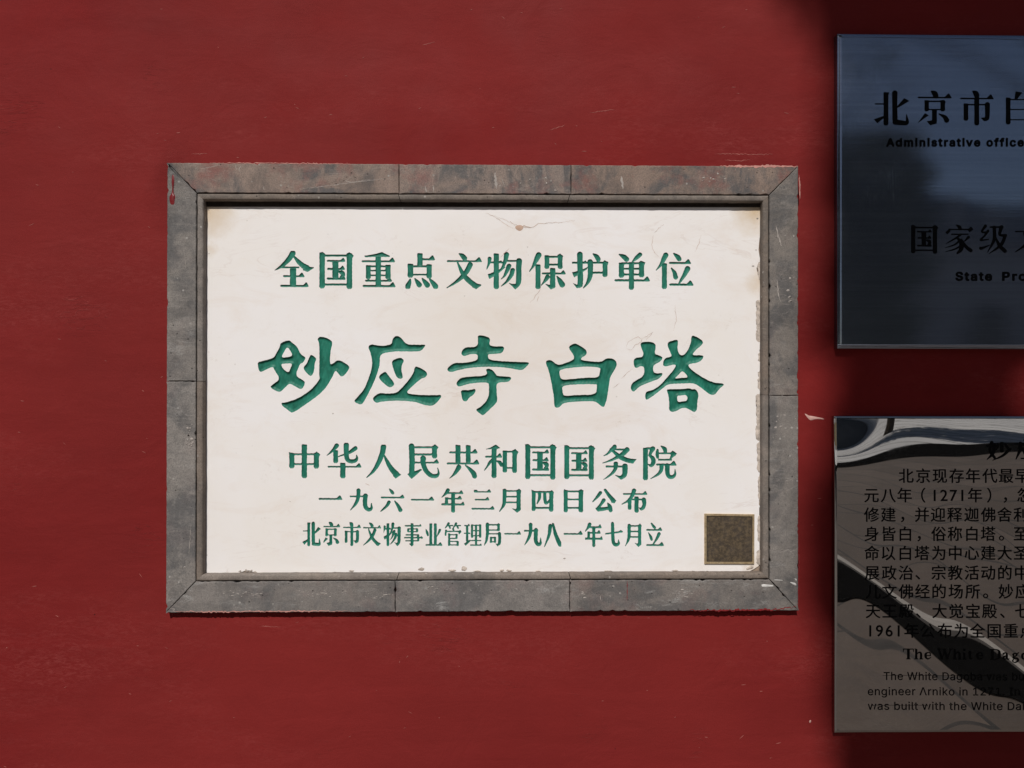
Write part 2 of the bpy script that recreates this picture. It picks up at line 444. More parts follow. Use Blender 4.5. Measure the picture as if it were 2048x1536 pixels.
glyph('民', (-35, 55, 405, 530), "p 22 85 74 28 280 72 22 460 70;b 40 340 100 24;b 40 340 198 26;v 335 85 250 68;g 298 90 340 60 387 100 365 135;h 40 395 308 20 34;g -35 465 20 530 60 500 165 405 140 398 60 432;p 180 252 74 180 320 64 220 420 60 290 485 56 360 490 50 390 450 26 378 385 8")
glyph('共', (503, 55, 948, 530), "v 655 68 315 68;v 795 70 315 64;h 535 922 170 22 36;h 503 947 320 22 40;p 668 370 62 630 430 48 590 480 26 542 523 6;p 760 348 14 820 400 42 868 455 64 882 495 62")
glyph('和', (1010, 60, 1480, 520), "g 1040 125 1110 100 1170 62 1230 110 1180 124;v 1148 110 518 66;h 1025 1258 228 22 34;p 1115 268 22 1090 305 34 1055 360 22 1014 416 6;p 1180 285 10 1225 305 44 1248 345 40;v 1295 145 442 58;v 1428 140 448 62;b 1290 1430 160 22;b 1290 1430 382 20;g 1398 155 1435 122 1480 165 1460 200")
glyph('务', (855, 65, 1318, 540), "p 1018 92 56 970 140 42 920 190 22 870 215 8;b 1000 1180 130 22;p 1188 132 66 1130 190 58 1050 238 42 960 280 26 858 315 8;p 960 120 16 1020 170 38 1100 235 56 1190 275 60 1255 288 54;g 1215 255 1318 262 1270 322 1200 305;b 900 1180 362 24;p 1160 360 74 1160 430 68 1150 480 62 1112 512 48;g 1025 478 1080 490 1140 485 1150 520 1105 540;p 1035 325 60 1030 390 48 990 450 36 930 500 22 868 540 4")
glyph('院', (1405, 75, 1868, 552), "v 1440 108 548 66;p 1542 118 62 1515 165 44 1500 208 38;b 1440 1540 115 26;p 1500 215 24 1540 250 54 1548 300 58 1520 348 42 1480 335 14;p 1655 85 14 1700 120 52 1712 155 44;p 1605 138 28 1600 190 42 1605 235 36;b 1610 1800 182 20;g 1780 180 1810 145 1868 185 1850 212 1810 235 1790 215;p 1820 202 48 1795 232 32 1777 268 18;b 1615 1800 270 22;h 1585 1864 335 24 38;p 1660 350 56 1655 410 48 1610 470 34 1512 528 6;p 1738 350 64 1740 440 58 1760 495 52 1810 505 48 1845 465 30 1842 398 6")
glyph('一', (210, 126, 482, 170), "h 212 482 158 18 30")
glyph('九', (568, 40, 832, 306), "p 665 62 44 662 140 38 635 210 32 575 285 6;b 568 760 130 16;p 745 122 50 740 180 48 745 245 46 775 278 42 810 268 32 813 208 6;g 700 130 745 100 775 125")
glyph('六', (912, 40, 1188, 312), "p 1018 46 12 1045 78 34 1055 92 32;h 918 1188 142 16 24;p 1013 195 36 985 240 30 920 298 10;p 1078 182 10 1115 235 34 1142 285 44")
glyph('年', (1605, 40, 1872, 314), "p 1682 60 42 1660 95 30 1615 140 6;h 1665 1856 92 18 22;v 1742 95 312 42;v 1667 140 222 34;h 1660 1842 155 15 24;h 1605 1872 220 20 18")
glyph('三', (15, 42, 250, 252), "h 40 215 70 11 20;p 52 62 24 66 62 22;h 50 198 150 13 20;h 15 250 243 14 20")
glyph('月', (298, 38, 523, 282), "p 355 58 38 353 130 36 346 200 30 302 272 4;v 498 50 262 42;b 355 500 62 14;b 365 490 120 14;b 360 490 178 14;g 430 240 465 248 480 240 518 255 482 282;g 478 60 502 38 524 60 515 85;g 335 42 370 62 345 75")
glyph('四', (630, 50, 857, 272), "v 652 62 265 38;v 832 65 272 42;b 650 835 72 18;b 655 830 235 18;p 712 80 32 712 130 28 688 190 10;p 765 85 28 768 150 32 778 185 28 803 172 20 812 150 6;g 812 78 838 52 858 72 850 98;g 630 50 670 66 640 85")
glyph('日', (960, 40, 1160, 278), "v 980 52 278 40;v 1135 55 278 46;b 980 1135 66 16;b 990 1120 148 14;b 985 1130 235 16;g 1112 62 1138 42 1162 58 1155 85;g 962 42 1000 62 970 75")
glyph('公', (1252, 40, 1498, 282), "p 1335 80 34 1300 125 26 1256 172 6;p 1385 52 26 1420 100 32 1465 155 42;g 1440 125 1498 158 1480 185 1450 182;p 1370 155 36 1340 200 26 1305 245 28;g 1285 238 1300 232 1440 222 1445 250 1310 272;p 1410 185 10 1433 225 40 1440 260 36")
glyph('布', (1552, 38, 1815, 284), "h 1565 1815 92 14 22;p 1680 58 42 1660 110 34 1620 160 24 1556 197 6;v 1635 150 252 36;b 1620 1790 148 14;v 1705 118 282 42;p 1780 152 44 1785 200 36 1770 235 34 1752 248 20;g 1722 230 1760 235 1775 250 1755 262;g 1755 150 1782 132 1803 155")
glyph('北', (632, 783, 935, 1072), "v 733 788 1070 42;b 640 715 887 10;g 630 1018 660 1052 718 1005 715 988;g 715 786 762 790 755 805 715 805;p 808 795 46 808 900 42 810 1020 44;p 812 1042 46 868 1048 42 912 1045 32 908 978 5;g 830 905 888 838 932 862 850 912 830 920")
glyph('京', (1000, 776, 1295, 1072), "p 1122 780 14 1148 798 44 1158 818 44;h 1003 1293 832 12 28;v 1080 855 950 38;v 1217 855 950 40;g 1195 860 1220 852 1242 870 1235 890;b 1080 1215 865 12;b 1080 1215 935 10;v 1146 935 1045 42;g 1080 1035 1110 1070 1165 1055 1165 1020;g 1002 1052 1065 966 1098 985;p 1185 972 8 1232 998 32 1250 1026 44")
glyph('市', (1365, 776, 1652, 1075), "p 1476 780 14 1500 798 44 1508 820 42;h 1365 1652 840 12 28;v 1507 845 1070 42;v 1415 882 1030 40;p 1598 892 42 1598 980 38 1592 1012 36 1572 1022 20;b 1415 1598 893 12;g 1540 1005 1572 1035 1610 1020 1590 1000;g 1575 892 1600 875 1622 895")
glyph('白s', (1753, 780, 2090, 1065), "g 1838 780 1897 790 1855 842 1830 842;v 1775 832 1062 40;b 1775 2060 850 10;b 1790 2060 935 9;b 1790 2060 1022 9;v 2062 835 1065 42;g 2040 850 2070 828 2098 850")
glyph('家', (1115, 342, 1330, 568), "p 1200 346 8 1222 362 26 1228 375 24;g 1116 402 1148 372 1152 395 1130 418;b 1140 1320 380 10;g 1285 380 1310 358 1330 380 1300 402;b 1160 1290 417 10;p 1235 418 16 1190 450 14 1118 490 3;p 1200 440 12 1236 480 32 1236 530 32 1208 562 16;p 1222 470 14 1180 500 12 1113 520 3;p 1235 505 14 1185 532 12 1113 552 3;p 1292 440 22 1262 470 8;p 1236 455 10 1275 515 26 1310 542 28")
glyph('级', (1378, 345, 1592, 570), "p 1422 354 24 1395 398 14 1435 402 14;p 1442 392 20 1415 430 14 1385 462 14 1445 456 10;p 1382 518 12 1392 526 22 1458 498 4;b 1455 1560 362 12;p 1490 364 26 1488 460 24 1438 556 4;p 1545 362 30 1532 420 20 1578 425 20;p 1575 428 24 1540 500 24 1448 568 4;p 1495 430 10 1530 505 26 1572 545 30")
glyph('事', (1185, 432, 1398, 700), "h 1190 1382 465 13 12;v 1275 436 688 30;v 1232 495 535 24;v 1332 495 535 24;b 1230 1332 500 10;b 1230 1332 532 9;b 1202 1350 568 12;b 1186 1395 600 13;b 1202 1350 635 12;v 1345 568 640 22;g 1240 665 1272 700 1290 680;g 1370 590 1385 582 1398 600 1385 612")
glyph('业', (1422, 434, 1618, 692), "v 1488 438 684 30;v 1540 438 684 30;p 1430 505 8 1448 545 26 1455 572 20;p 1592 512 26 1578 545 20 1556 588 5;h 1422 1618 682 15 22")
glyph('管', (1645, 428, 1835, 698), "p 1690 438 24 1672 465 16 1652 490 6;b 1680 1742 462 11;p 1700 470 20 1708 492 16;p 1775 438 24 1760 465 16 1745 485 6;b 1765 1830 462 11;p 1790 470 20 1800 492 16;b 1655 1830 528 12;p 1662 518 20 1655 568 18;g 1805 530 1822 512 1836 535 1808 562;p 1742 498 18 1748 518 16;v 1697 552 692 22;b 1700 1785 566 10;v 1782 558 612 22;b 1700 1785 608 10;b 1700 1796 642 10;v 1794 642 694 22;b 1700 1796 682 10")
glyph('理', (1865, 448, 2068, 692), "h 1868 1932 462 11 12;b 1866 1935 550 11;v 1902 462 645 24;g 1866 668 1886 690 1942 635 1936 622;v 1957 450 600 22;v 2050 450 600 24;b 1955 2050 458 10;b 1955 2050 520 9;b 1955 2050 578 9;v 2003 455 690 22;b 1945 2060 632 10;h 1935 2068 684 12 10")
glyph('局', (138, 392, 318, 630), "b 170 300 408 13;v 292 400 470 26;g 275 408 292 392 308 405;b 175 295 462 11;p 178 402 32 178 500 28 166 575 20 142 622 4;b 180 310 500 10;p 302 498 30 304 560 28 300 600 26 285 612 14;g 262 600 285 630 300 610;v 215 532 592 20;v 256 532 592 20;b 215 256 540 10;b 215 256 582 10")
glyph('八', (758, 392, 942, 634), "p 822 418 38 812 500 30 788 570 18 762 632 4;p 850 398 18 872 490 32 905 575 40 922 610 42")
glyph('七', (1388, 388, 1562, 636), "p 1390 500 13 1555 478 16;g 1520 478 1545 462 1562 478;p 1460 394 30 1462 500 32 1468 585 32 1492 612 34 1522 600 24 1520 558 4")
glyph('立', (1802, 388, 1985, 626), "p 1858 393 12 1880 425 26 1890 435 26;h 1805 1968 460 14 20;p 1828 490 8 1850 530 24 1860 558 24;p 1935 500 32 1915 545 24 1875 610 10;h 1803 1985 615 15 22")
# the five large characters
glyph('妙b', (0, 0, 1, 1), "G 310 235 400 203 440 240 480 270 520 355 575 385 545 435 510 450 462 572 560 625 560 660 530 712 480 690 405 645 350 700 300 745 205 690 225 665 310 605 250 510 235 475 170 505 105 537 85 500 80 440 95 428 160 412 245 388 275 330 305 280;X 325 388 330 360 372 283 395 283 420 325 438 372;X 318 450 370 444 432 445 425 470 403 530 380 535 330 490;G 625 350 683 395 662 440 658 520 628 577 595 560 540 492 580 450 605 390;G 690 195 718 167 790 185 838 215 842 250 822 330 818 455 845 450 905 402 1005 460 1022 495 960 575 930 578 905 545 875 512 840 590 780 690 690 780 560 870 435 955 400 930 330 880 318 848 370 845 500 800 620 720 718 605 708 570 712 400 710 240")
glyph('应b', (0, 0, 1, 1), "G 1212 285 1220 260 1255 248 1320 265 1400 262 1452 245 1460 200 1480 170 1510 162 1545 180 1600 250 1700 254 1790 252 1795 265 1750 322 1600 322 1480 320 1330 345 1330 450 1300 560 1240 700 1160 850 1130 868 1060 835 1100 790 1170 710 1230 560 1255 450 1240 350;G 1388 525 1410 560 1475 640 1475 670 1440 692 1400 675 1318 600 1330 560;G 1545 382 1580 415 1555 460 1548 520 1565 570 1560 600 1525 602 1495 575 1448 440 1470 405;G 1705 472 1800 520 1818 560 1790 590 1750 600 1670 670 1590 750 1720 768 1900 770 1955 765 1958 790 1900 860 1850 882 1780 868 1700 840 1600 828 1480 825 1340 835 1300 852 1262 825 1260 790 1325 745 1400 755 1500 748 1560 690 1630 610 1675 540 1685 490")
glyph('寺b', (0, 0, 1, 1), "G 490 160 520 155 600 175 616 200 605 255 650 272 740 268 762 285 745 330 710 345 600 348 592 370 602 405 700 420 900 430 1010 432 1012 450 975 490 935 517 860 500 720 480 540 478 400 490 300 510 215 535 178 520 180 490 245 438 330 440 420 430 485 408 492 370 475 345 410 350 345 372 318 350 330 310 365 278 460 278 490 255 492 210;G 570 505 600 498 640 510 670 550 690 575 820 580 835 600 805 635 680 638 682 740 690 810 680 850 600 925 545 978 520 965 462 918 520 890 580 830 605 760 605 680 598 640 500 640 380 655 300 685 272 665 275 630 315 592 400 580 560 572 588 545;G 315 725 350 715 400 720 465 702 468 730 440 770 400 795 375 835 340 830 325 790")
glyph('白b', (0, 0, 1, 1), "G 1182 430 1205 410 1245 412 1300 460 1350 455 1470 410 1478 370 1420 285 1435 260 1490 235 1595 300 1608 340 1590 365 1550 385 1545 410 1650 425 1755 430 1800 395 1860 390 1905 420 1915 460 1890 510 1845 580 1830 680 1815 790 1790 880 1770 893 1740 870 1690 830 1550 832 1370 845 1330 890 1295 902 1272 880 1270 790 1240 620 1220 530;X 1322 515 1380 498 1450 488 1600 475 1748 485 1740 530 1728 590 1600 590 1450 605 1350 612 1330 580;X 1350 672 1500 658 1700 655 1712 670 1702 765 1500 768 1370 780 1358 740")
glyph('塔b', (0, 0, 1, 1), "G 1028 240 1060 222 1150 225 1182 250 1185 280 1172 350 1220 360 1258 385 1240 420 1165 460 1155 490 1165 540 1210 548 1250 540 1255 560 1215 605 1110 640 1010 685 960 740 930 710 930 670 960 630 1065 575 1070 480 1030 470 985 495 962 470 958 410 985 385 1050 380 1062 340 1035 280;G 1302 255 1320 220 1400 200 1415 220 1405 300 1430 360 1470 362 1510 320 1545 240 1550 170 1570 155 1660 205 1670 240 1640 270 1600 300 1550 362 1670 360 1675 385 1630 435 1520 450 1520 480 1600 550 1760 640 1880 650 1882 668 1840 700 1790 768 1740 765 1660 700 1580 645 1450 650 1310 655 1250 705 1100 820 1078 808 1080 735 1150 720 1230 670 1300 590 1370 510 1395 460 1360 455 1290 478 1260 465 1262 420 1290 385 1355 375 1330 320;X 1376 602 1410 570 1455 520 1490 545 1518 590 1450 592;G 1297 715 1320 708 1450 708 1530 698 1560 712 1590 705 1625 750 1610 850 1608 920 1580 945 1545 925 1500 900 1450 900 1400 930 1350 945 1320 920 1325 850 1315 770;X 1402 775 1450 772 1492 766 1512 790 1504 830 1450 834 1408 842")
# title of the lower metal plaque and its bold serif heading
glyph('妙t', (1505, 410, 1705, 570), "p 1550 425 26 1535 490 20 1572 545 20;p 1572 440 20 1560 510 26 1512 562 4;b 1508 1590 452 14;v 1632 420 505 26;p 1600 448 18 1588 482 6;p 1660 440 18 1680 468 18;p 1695 480 22 1640 530 18 1558 568 4")
glyph('应t', (1745, 400, 1900, 570), "p 1782 430 24 1776 490 24 1746 560 4;b 1780 1890 434 14;p 1815 405 14 1835 425 20;p 1800 470 12 1815 515 14;p 1840 460 12 1850 510 14;p 1885 460 16 1860 545 8;b 1785 1900 553 10")
glyph('T', (0, 0, 80, 80), "b 4 76 4 7;p 4 4 6 3 24 4;p 76 4 6 77 24 4;v 40 4 76 19;b 24 56 77 6")
glyph('h', (0, 0, 66, 80), "v 15 3 76 16;b 2 15 3 5;b 1 29 77 6;p 20 40 6 36 28 10 49 36 15 50 70 16;b 38 65 77 6")
glyph('e', (0, 28, 50, 80), "p 44 52 6 40 32 8 25 29 7 10 40 15 10 62 16 24 76 10 46 66 5;b 10 45 52 6")
glyph('W', (0, 0, 112, 80), "p 14 4 14 36 72 18;p 37 74 6 56 16 6;p 52 4 14 76 72 18;p 77 74 6 99 6 6;b 1 30 3 6;b 42 66 3 6;b 86 111 3 6")
glyph('i', (0, 0, 30, 80), "v 15 32 76 16;p 15 8 18 15 9 18;b 2 15 31 5;b 1 29 77 6")
glyph('t', (0, 10, 36, 80), "v 15 14 66 16;p 15 62 16 20 75 12 33 72 6;b 1 33 31 6")
glyph('D', (0, 0, 82, 80), "v 19 4 76 18;b 2 46 4 6;b 2 46 77 6;p 46 4 6 66 16 14 70 40 19 66 64 14 46 77 6")
glyph('a', (0, 28, 54, 80), "p 10 38 14 20 30 8 32 33 12 35 46 15 35 66 14 42 77 10 52 73 5;p 34 50 6 14 58 12 12 70 14 22 77 8 34 66 6")
glyph('g', (0, 28, 54, 105), "p 24 31 6 10 42 13 22 56 7 36 42 13 24 31 6;p 36 34 6 50 29 8;p 14 56 8 10 66 12 40 72 16 44 88 14 22 101 7 6 90 9 14 76 6")
glyph('o', (0, 28, 50, 80), "p 25 31 7 41 42 15 41 66 15 25 77 7 9 66 15 9 42 15 25 31 7")


def catmull(pts, n=6):
    pts = np.asarray(pts, float)
    if len(pts) < 3: return pts
    ext = np.vstack([2 * pts[0] - pts[1], pts, 2 * pts[-1] - pts[-2]])
    out = []
    for i in range(len(pts) - 1):
        a, b, c, d = ext[i:i + 4]
        for t in np.linspace(0, 1, n, endpoint=False):
            out.append(0.5 * ((2 * b) + (-a + c) * t + (2 * a - 5 * b + 4 * c - d) * t * t + (-a + 3 * b - 3 * c + d) * t ** 3))
    out.append(pts[-1])
    out = np.array(out); out[:, 2] = np.maximum(out[:, 2], 1)
    return out


def chaikin(p, it=2):
    p = np.asarray(p, float)
    for _ in range(it):
        q = np.roll(p, -1, 0)
        p = np.stack([p * 0.78 + q * 0.22, p * 0.22 + q * 0.78], 1).reshape(-1, 2)
    return p


def seg_d(X, Y, a, b):
    d = b - a; L2 = max(d @ d, 1e-9)
    t = np.clip(((X - a[0]) * d[0] + (Y - a[1]) * d[1]) / L2, 0, 1)
    return np.hypot(X - a[0] - t * d[0], Y - a[1] - t * d[1]), t


def poly_sdf(X, Y, p):
    D = np.full(X.shape, 1e9); ins = np.zeros(X.shape, bool)
    n = len(p)
    for i in range(n):
        a = p[i]; b = p[(i + 1) % n]
        D = np.minimum(D, seg_d(X, Y, a, b)[0])
        if a[1] != b[1]:
            c = ((a[1] > Y) != (b[1] > Y)) & (X < (b[0] - a[0]) * (Y - a[1]) / (b[1] - a[1]) + a[0])
            ins ^= c
    return np.where(ins, -D, D)


def glyph_field(ch, box_px=None, crop=None, step=0.8, bold=0.0, wob=0.35):
    """signed distance (photo pixels) on a grid around a character; negative inside"""
    bb, src = GL[ch]
    if crop:                                   # coordinates straight from an enlarged crop
        ox, oy, s = crop
        T = lambda p: np.stack([ox + p[:, 0] / s, oy + p[:, 1] / s], 1)
        ws = 1 / s
    else:
        sx = (box_px[2] - box_px[0]) / (bb[2] - bb[0]); sy = (box_px[3] - box_px[1]) / (bb[3] - bb[1])
        T = lambda p: np.stack([box_px[0] + (p[:, 0] - bb[0]) * sx, box_px[1] + (p[:, 1] - bb[1]) * sy], 1)
        ws = math.sqrt(sx * sy)
    prims = []
    for it in src.split(';'):
        tk = it.split(); k = tk[0]; v = [float(x) for x in tk[1:]]
        if k == 'p':
            a = catmull(np.array(v).reshape(-1, 3)); q = T(a[:, :2]); prims.append(('c', q, a[:, 2] * ws / 2))
        elif k in 'vb':
            if k == 'v':
                x, y0, y1, w = v; r = w / 2
                pts = [(x - r * .98, y0 + .1 * w), (x - r * .8, y0), (x + r * .9, y0 + .05 * w), (x + r, y0 + .2 * w), (x + r * .93, (y0 + y1) / 2), (x + r, y1 - .3 * w), (x + r * .55, y1), (x - r * .55, y1), (x - r, y1 - .3 * w), (x - r * .93, (y0 + y1) / 2)]
            else:
                x0, x1, y, t = v; pts = [(x0, y - t * .5), (x1, y - t * .5), (x1, y + t * .5), (x0, y + t * .5)]
            prims.append(('g', T(np.array(pts))))
        elif k == 'h':
            x0, x1, y, t, s_ = v
            pts = [(x0, y), (x0 + t * .5, y - t * .55), (x1 - s_ * 2.1, y - t * .4), (x1 - s_ * 1.05, y - t * .5 - s_), (x1 - s_ * .7, y - t * .4 - s_ * .95), (x1, y + t * .25), (x1 - t * .4, y + t * .6), (x0 + t * .5, y + t * .55)]
            prims.append(('g', T(np.array(pts))))
        elif k == 'g': prims.append(('g', T(np.array(v).reshape(-1, 2))))
        elif k == 'G': prims.append(('g', T(chaikin(np.array(v).reshape(-1, 2)))))
        elif k == 'X': prims.append(('x', T(chaikin(np.array(v).reshape(-1, 2)))))
    allp = np.vstack([p[1] for p in prims])
    m = 5
    x0, y0 = allp.min(0) - m; x1, y1 = allp.max(0) + m
    nx = int((x1 - x0) / step) + 2; ny = int((y1 - y0) / step) + 2
    X, Y = np.meshgrid(x0 + np.arange(nx) * step, y0 + np.arange(ny) * step)
    D = np.full(X.shape, 1e9); hole = np.full(X.shape, 1e9)
    for pr in prims:
        if pr[0] == 'c':
            q, r = pr[1], pr[2]
            for i in range(len(q) - 1):
                d, t = seg_d(X, Y, q[i], q[i + 1])
                D = np.minimum(D, d - (r[i] + (r[i + 1] - r[i]) * t))
        elif pr[0] == 'g': 
            d = poly_sdf(X, Y, pr[1])
            kk = 1.0
            h = np.clip(0.5 + 0.5 * (D - d) / kk, 0, 1)
            D = D * (1 - h) + d * h - kk * h * (1 - h)
        else: hole = np.minimum(hole, poly_sdf(X, Y, pr[1]))
    D = np.maximum(D, -hole) - bold
    if wob:
        ph = rng.uniform(0, 6, 4)
        D = D + wob * 0.5 * (np.sin(X * .35 + ph[0]) * np.sin(Y * .31 + ph[1]) + np.sin(X * .83 + ph[2]) * np.sin(Y * .77 + ph[3]))
    return X, Y, D


def contour(X, Y, D):
    """marching squares -> vertices, edges"""
    ny, nx = D.shape
    D = np.where(np.abs(D) < 1e-4, 1e-4, D)
    s = D < 0
    mixed = (s[:-1, :-1] != s[1:, :-1]) | (s[:-1, :-1] != s[:-1, 1:]) | (s[:-1, :-1] != s[1:, 1:])
    vid = {}; V = []; E = []

    def vert(i0, j0, i1, j1):
        key = (i0, j0, i1, j1)
        if key not in vid:
            a = D[i0, j0]; b = D[i1, j1]; t = a / (a - b); t = min(max(t, .04), .96)
            V.append((X[i0, j0] + (X[i1, j1] - X[i0, j0]) * t, Y[i0, j0] + (Y[i1, j1] - Y[i0, j0]) * t))
            vid[key] = len(V) - 1
        return vid[key]
    for i, j in zip(*np.nonzero(mixed)):
        c = (s[i, j], s[i, j + 1], s[i + 1, j + 1], s[i + 1, j])
        es = []
        if c[0] != c[1]: es.append(vert(i, j, i, j + 1))
        if c[1] != c[2]: es.append(vert(i, j + 1, i + 1, j + 1))
        if c[2] != c[3]: es.append(vert(i + 1, j, i + 1, j + 1))
        if c[3] != c[0]: es.append(vert(i, j, i + 1, j))
        if len(es) == 2: E.append((es[0], es[1]))
        elif len(es) == 4:
            if c[0]: E += [(es[0], es[1]), (es[2], es[3])]
            else: E += [(es[3], es[0]), (es[1], es[2])]
    return np.array(V), E


def samp(X, Y, D, x, y):
    st = X[0, 1] - X[0, 0]
    fx = np.clip((x - X[0, 0]) / st, 0, D.shape[1] - 1.001); fy = np.clip((y - Y[0, 0]) / st, 0, D.shape[0] - 1.001)
    i = fy.astype(int); j = fx.astype(int); a = fy - i; b = fx - j
    return (D[i, j] * (1 - a) * (1 - b) + D[i + 1, j] * a * (1 - b) + D[i, j + 1] * (1 - a) * b + D[i + 1, j + 1] * a * b)


def tri_region(X, Y, D, inside, frame=None):
    """triangles of one side of the outline; frame = rectangle to fill out to"""
    V, E = contour(X, Y, D)
    pts = [Vector(p) for p in V]; ed = list(E)
    if frame:
        b = len(pts); x0, y0, x1, y1 = frame
        pts += [Vector(p) for p in ((x0, y0), (x1, y0), (x1, y1), (x0, y1))]
        ed += [(b, b + 1), (b + 1, b + 2), (b + 2, b + 3), (b + 3, b)]
    vo, eo, fo, *_ = delaunay_2d_cdt(pts, ed, [], 0, 1e-6)
    vo = np.array([tuple(v) for v in vo])
    fo = np.array([f for f in fo if len(f) == 3])
    cen = vo[fo].mean(1)
    dd = samp(X, Y, D, cen[:, 0], cen[:, 1])
    keep = fo[(dd < 0) if inside else (dd >= 0)]
    return vo, keep, V, E


# ------------------------------------------------------------------ the wall
xa, za = P(396, 390, 0.0); xb, zb = P(1536, 1162, 0.0)
xa, za, xb, zb = float(xa), float(za), float(xb), float(zb)
X0, X1, Z0, Z1 = -3.2, 4.2, 0.0, 4.6
hs = [X0, xa, xb, X1]; vs = [Z0, zb, za, Z1]
V = []; F = []
for y in (0.0, 0.4):
    for z in vs:
        for x in hs: V.append((x, y, z))
for r in range(3):
    for c in range(3):
        if r == 1 and c == 1: continue
        a = r * 4 + c
        F += [(a, a + 1, a + 5, a + 4), (a + 16, a + 20, a + 21, a + 17)]
for a, b in ((5, 6), (6, 10), (10, 9), (9, 5)): F.append((a, a + 16, b + 16, b))
for a, b in ((0, 3), (3, 15), (15, 12), (12, 0)): F.append((b, b + 16, a + 16, a))
wall = mk('temple_wall', V, F, M_WALL, origin=(0, 0, 0))
tag(wall, 'red limewashed plaster wall behind the stone frame and metal plaques', 'wall')


# ------------------------------------------------------------------ stone frame
def rough_prism(outline, ynear, yfar, bev=0.0012, step=0.006, jit=0.0006, chips=0.0):
    """outline (x,z) on the wall; front edge worn and bevelled"""
    o = []
    n = len(outline)
    for i in range(n):
        a = np.array(outline[i]); b = np.array(outline[(i + 1) % n])
        L = np.linalg.norm(b - a); k = max(1, int(L / step))
        nrm = np.array([-(b - a)[1], (b - a)[0]]) / L
        for t in range(k):
            p = a + (b - a) * t / k
            off = 0 if t == 0 else rng.normal(0, jit) * 0.5
            if t and rng.random() < chips: off += rng.uniform(0.0006, 0.003)
            o.append((p, nrm, off))
    P0 = np.array([q[0] + q[1] * q[2] for q in o]); N = np.array([q[1] for q in o])
    cen = P0.mean(0)
    if ((cen - P0[1]) @ N[1]) < 0: N = -N
    P0 = np.array([q[0] for q in o]) + N * np.abs(np.array([q[2] for q in o]))[:, None]
    P1 = P0 + N * bev * (0.6 + rng.random((len(o), 1)) * 0.8)
    m = len(o)
    V = [(p[0], yfar, p[1]) for p in P0] + [(p[0], ynear + bev, p[1]) for p in P0] + [(p[0], ynear, p[1]) for p in P1]
    F = []
    for i in range(m):
        j = (i + 1) % m
        F += [(i, j, j + m, i + m), (i + m, j + m, j + 2 * m, i + 2 * m)]
    F.append(tuple(range(2 * m, 3 * m)))
    return V, F


def px_poly(pts, y):
    return [tuple(float(c) for c in P(x, yy, y)) for x, yy in pts]


fx, fz = P(965, 1224, 0.0)
frame = thing('stone_frame', (float(fx), 0, float(fz)), 'weathered grey stone frame with mitred corners set around the white marble plaque', 'frame')
F_ = FRONT
# outer corners O, groove corners G (photo pixels on the frame's front)
O = [(334, 325), (1597, 332), (1597, 1222), (331, 1226)]
G = [(393, 386), (1538.5, 390), (1539, 1159), (391, 1163)]


def lerp(a, b, t): return (a[0] + (b[0] - a[0]) * t, a[1] + (b[1] - a[1]) * t)


def side(o0, o1, g0, g1, cuts, mat, chips):
    """one side of the frame as separate stones, butted at the given fractions"""
    ts = [0.0] + cuts + [1.0]
    for i in range(len(ts) - 1):
        g = 0.0006
        def at(t):
            # cut perpendicular to the side, not radial
            return lerp(o0, o1, t)
        def inner(t, first, last):
            if first: return g0
            if last: return g1
            p = lerp(o0, o1, t)
            L = math.hypot(g1[0] - g0[0], g1[1] - g0[1]); d = ((g1[0] - g0[0]) / L, (g1[1] - g0[1]) / L)
            s = (p[0] - g0[0]) * d[0] + (p[1] - g0[1]) * d[1]
            return (g0[0] + d[0] * s, g0[1] + d[1] * s)
        a = ts[i]; b = ts[i + 1]
        q = [at(a), at(b), inner(b, False, b == 1.0), inner(a, a == 0.0, False)]
        pts = px_poly(q, F_)
        c = np.mean(pts, 0)
        sh = []
        for p in pts:                      # leave a hairline joint
            v = c - np.array(p); v = np.sign(v) * np.array([g, g]) * 0.6
            sh.append(tuple(np.array(p) + v))
        V, Fc = rough_prism(sh, F_ + rng.uniform(-0.0003, 0.0005), 0.03, chips=chips)
        mk('frame_stone', V, Fc, mat, frame)


side(O[0], O[1], G[0], G[1], [0.3675, 0.640], M_ST_TOP, 0.05)
side(O[2], O[3], G[2], G[3], [0.3614, 0.637], M_ST_BOT, 0.12)
side(O[3], O[0], G[3], G[0], [0.5145], M_ST_SIDE, 0.05)
side(O[1], O[2], G[1], G[2], [0.516], M_ST_SIDE, 0.10)


def moulding(o0, o1, g0, g1, mat):
    """rounded inner bead that steps down to the marble"""
    a = np.array([px_poly([o0], F_)[0], px_poly([o1], F_)[0], px_poly([g1], F_)[0], px_poly([g0], F_)[0]])
    prof = [(0.0, 0.03), (0.01, F_ + 0.0022), (0.06, F_ + 0.0008), (0.25, F_ + 0.0002), (0.5, F_ + 0.0004), (0.75, F_ + 0.0006),
            (0.9, F_ + 0.0016), (0.985, F_ + 0.0042), (1.0, F_ + 0.0085), (1.0, 0.03)]
    n = 40; V = []; Fc = []
    for i in range(n + 1):
        t = i / n
        A = a[0] + (a[1] - a[0]) * t; B = a[3] + (a[2] - a[3]) * t
        w = rng.normal(0, 0.00018)
        for s, y in prof:
            q = A + (B - A) * s
            V.append((q[0] + w, y + (rng.normal(0, 0.00012) if 0.02 < s < 1 else 0), q[1] + w))
    m = len(prof)
    for i in range(n):
        for j in range(m - 1):
            Fc.append((i * m + j, i * m + j + 1, (i + 1) * m + j + 1, (i + 1) * m + j))
    return mk('moulding', V, Fc, mat, frame, smooth=True)


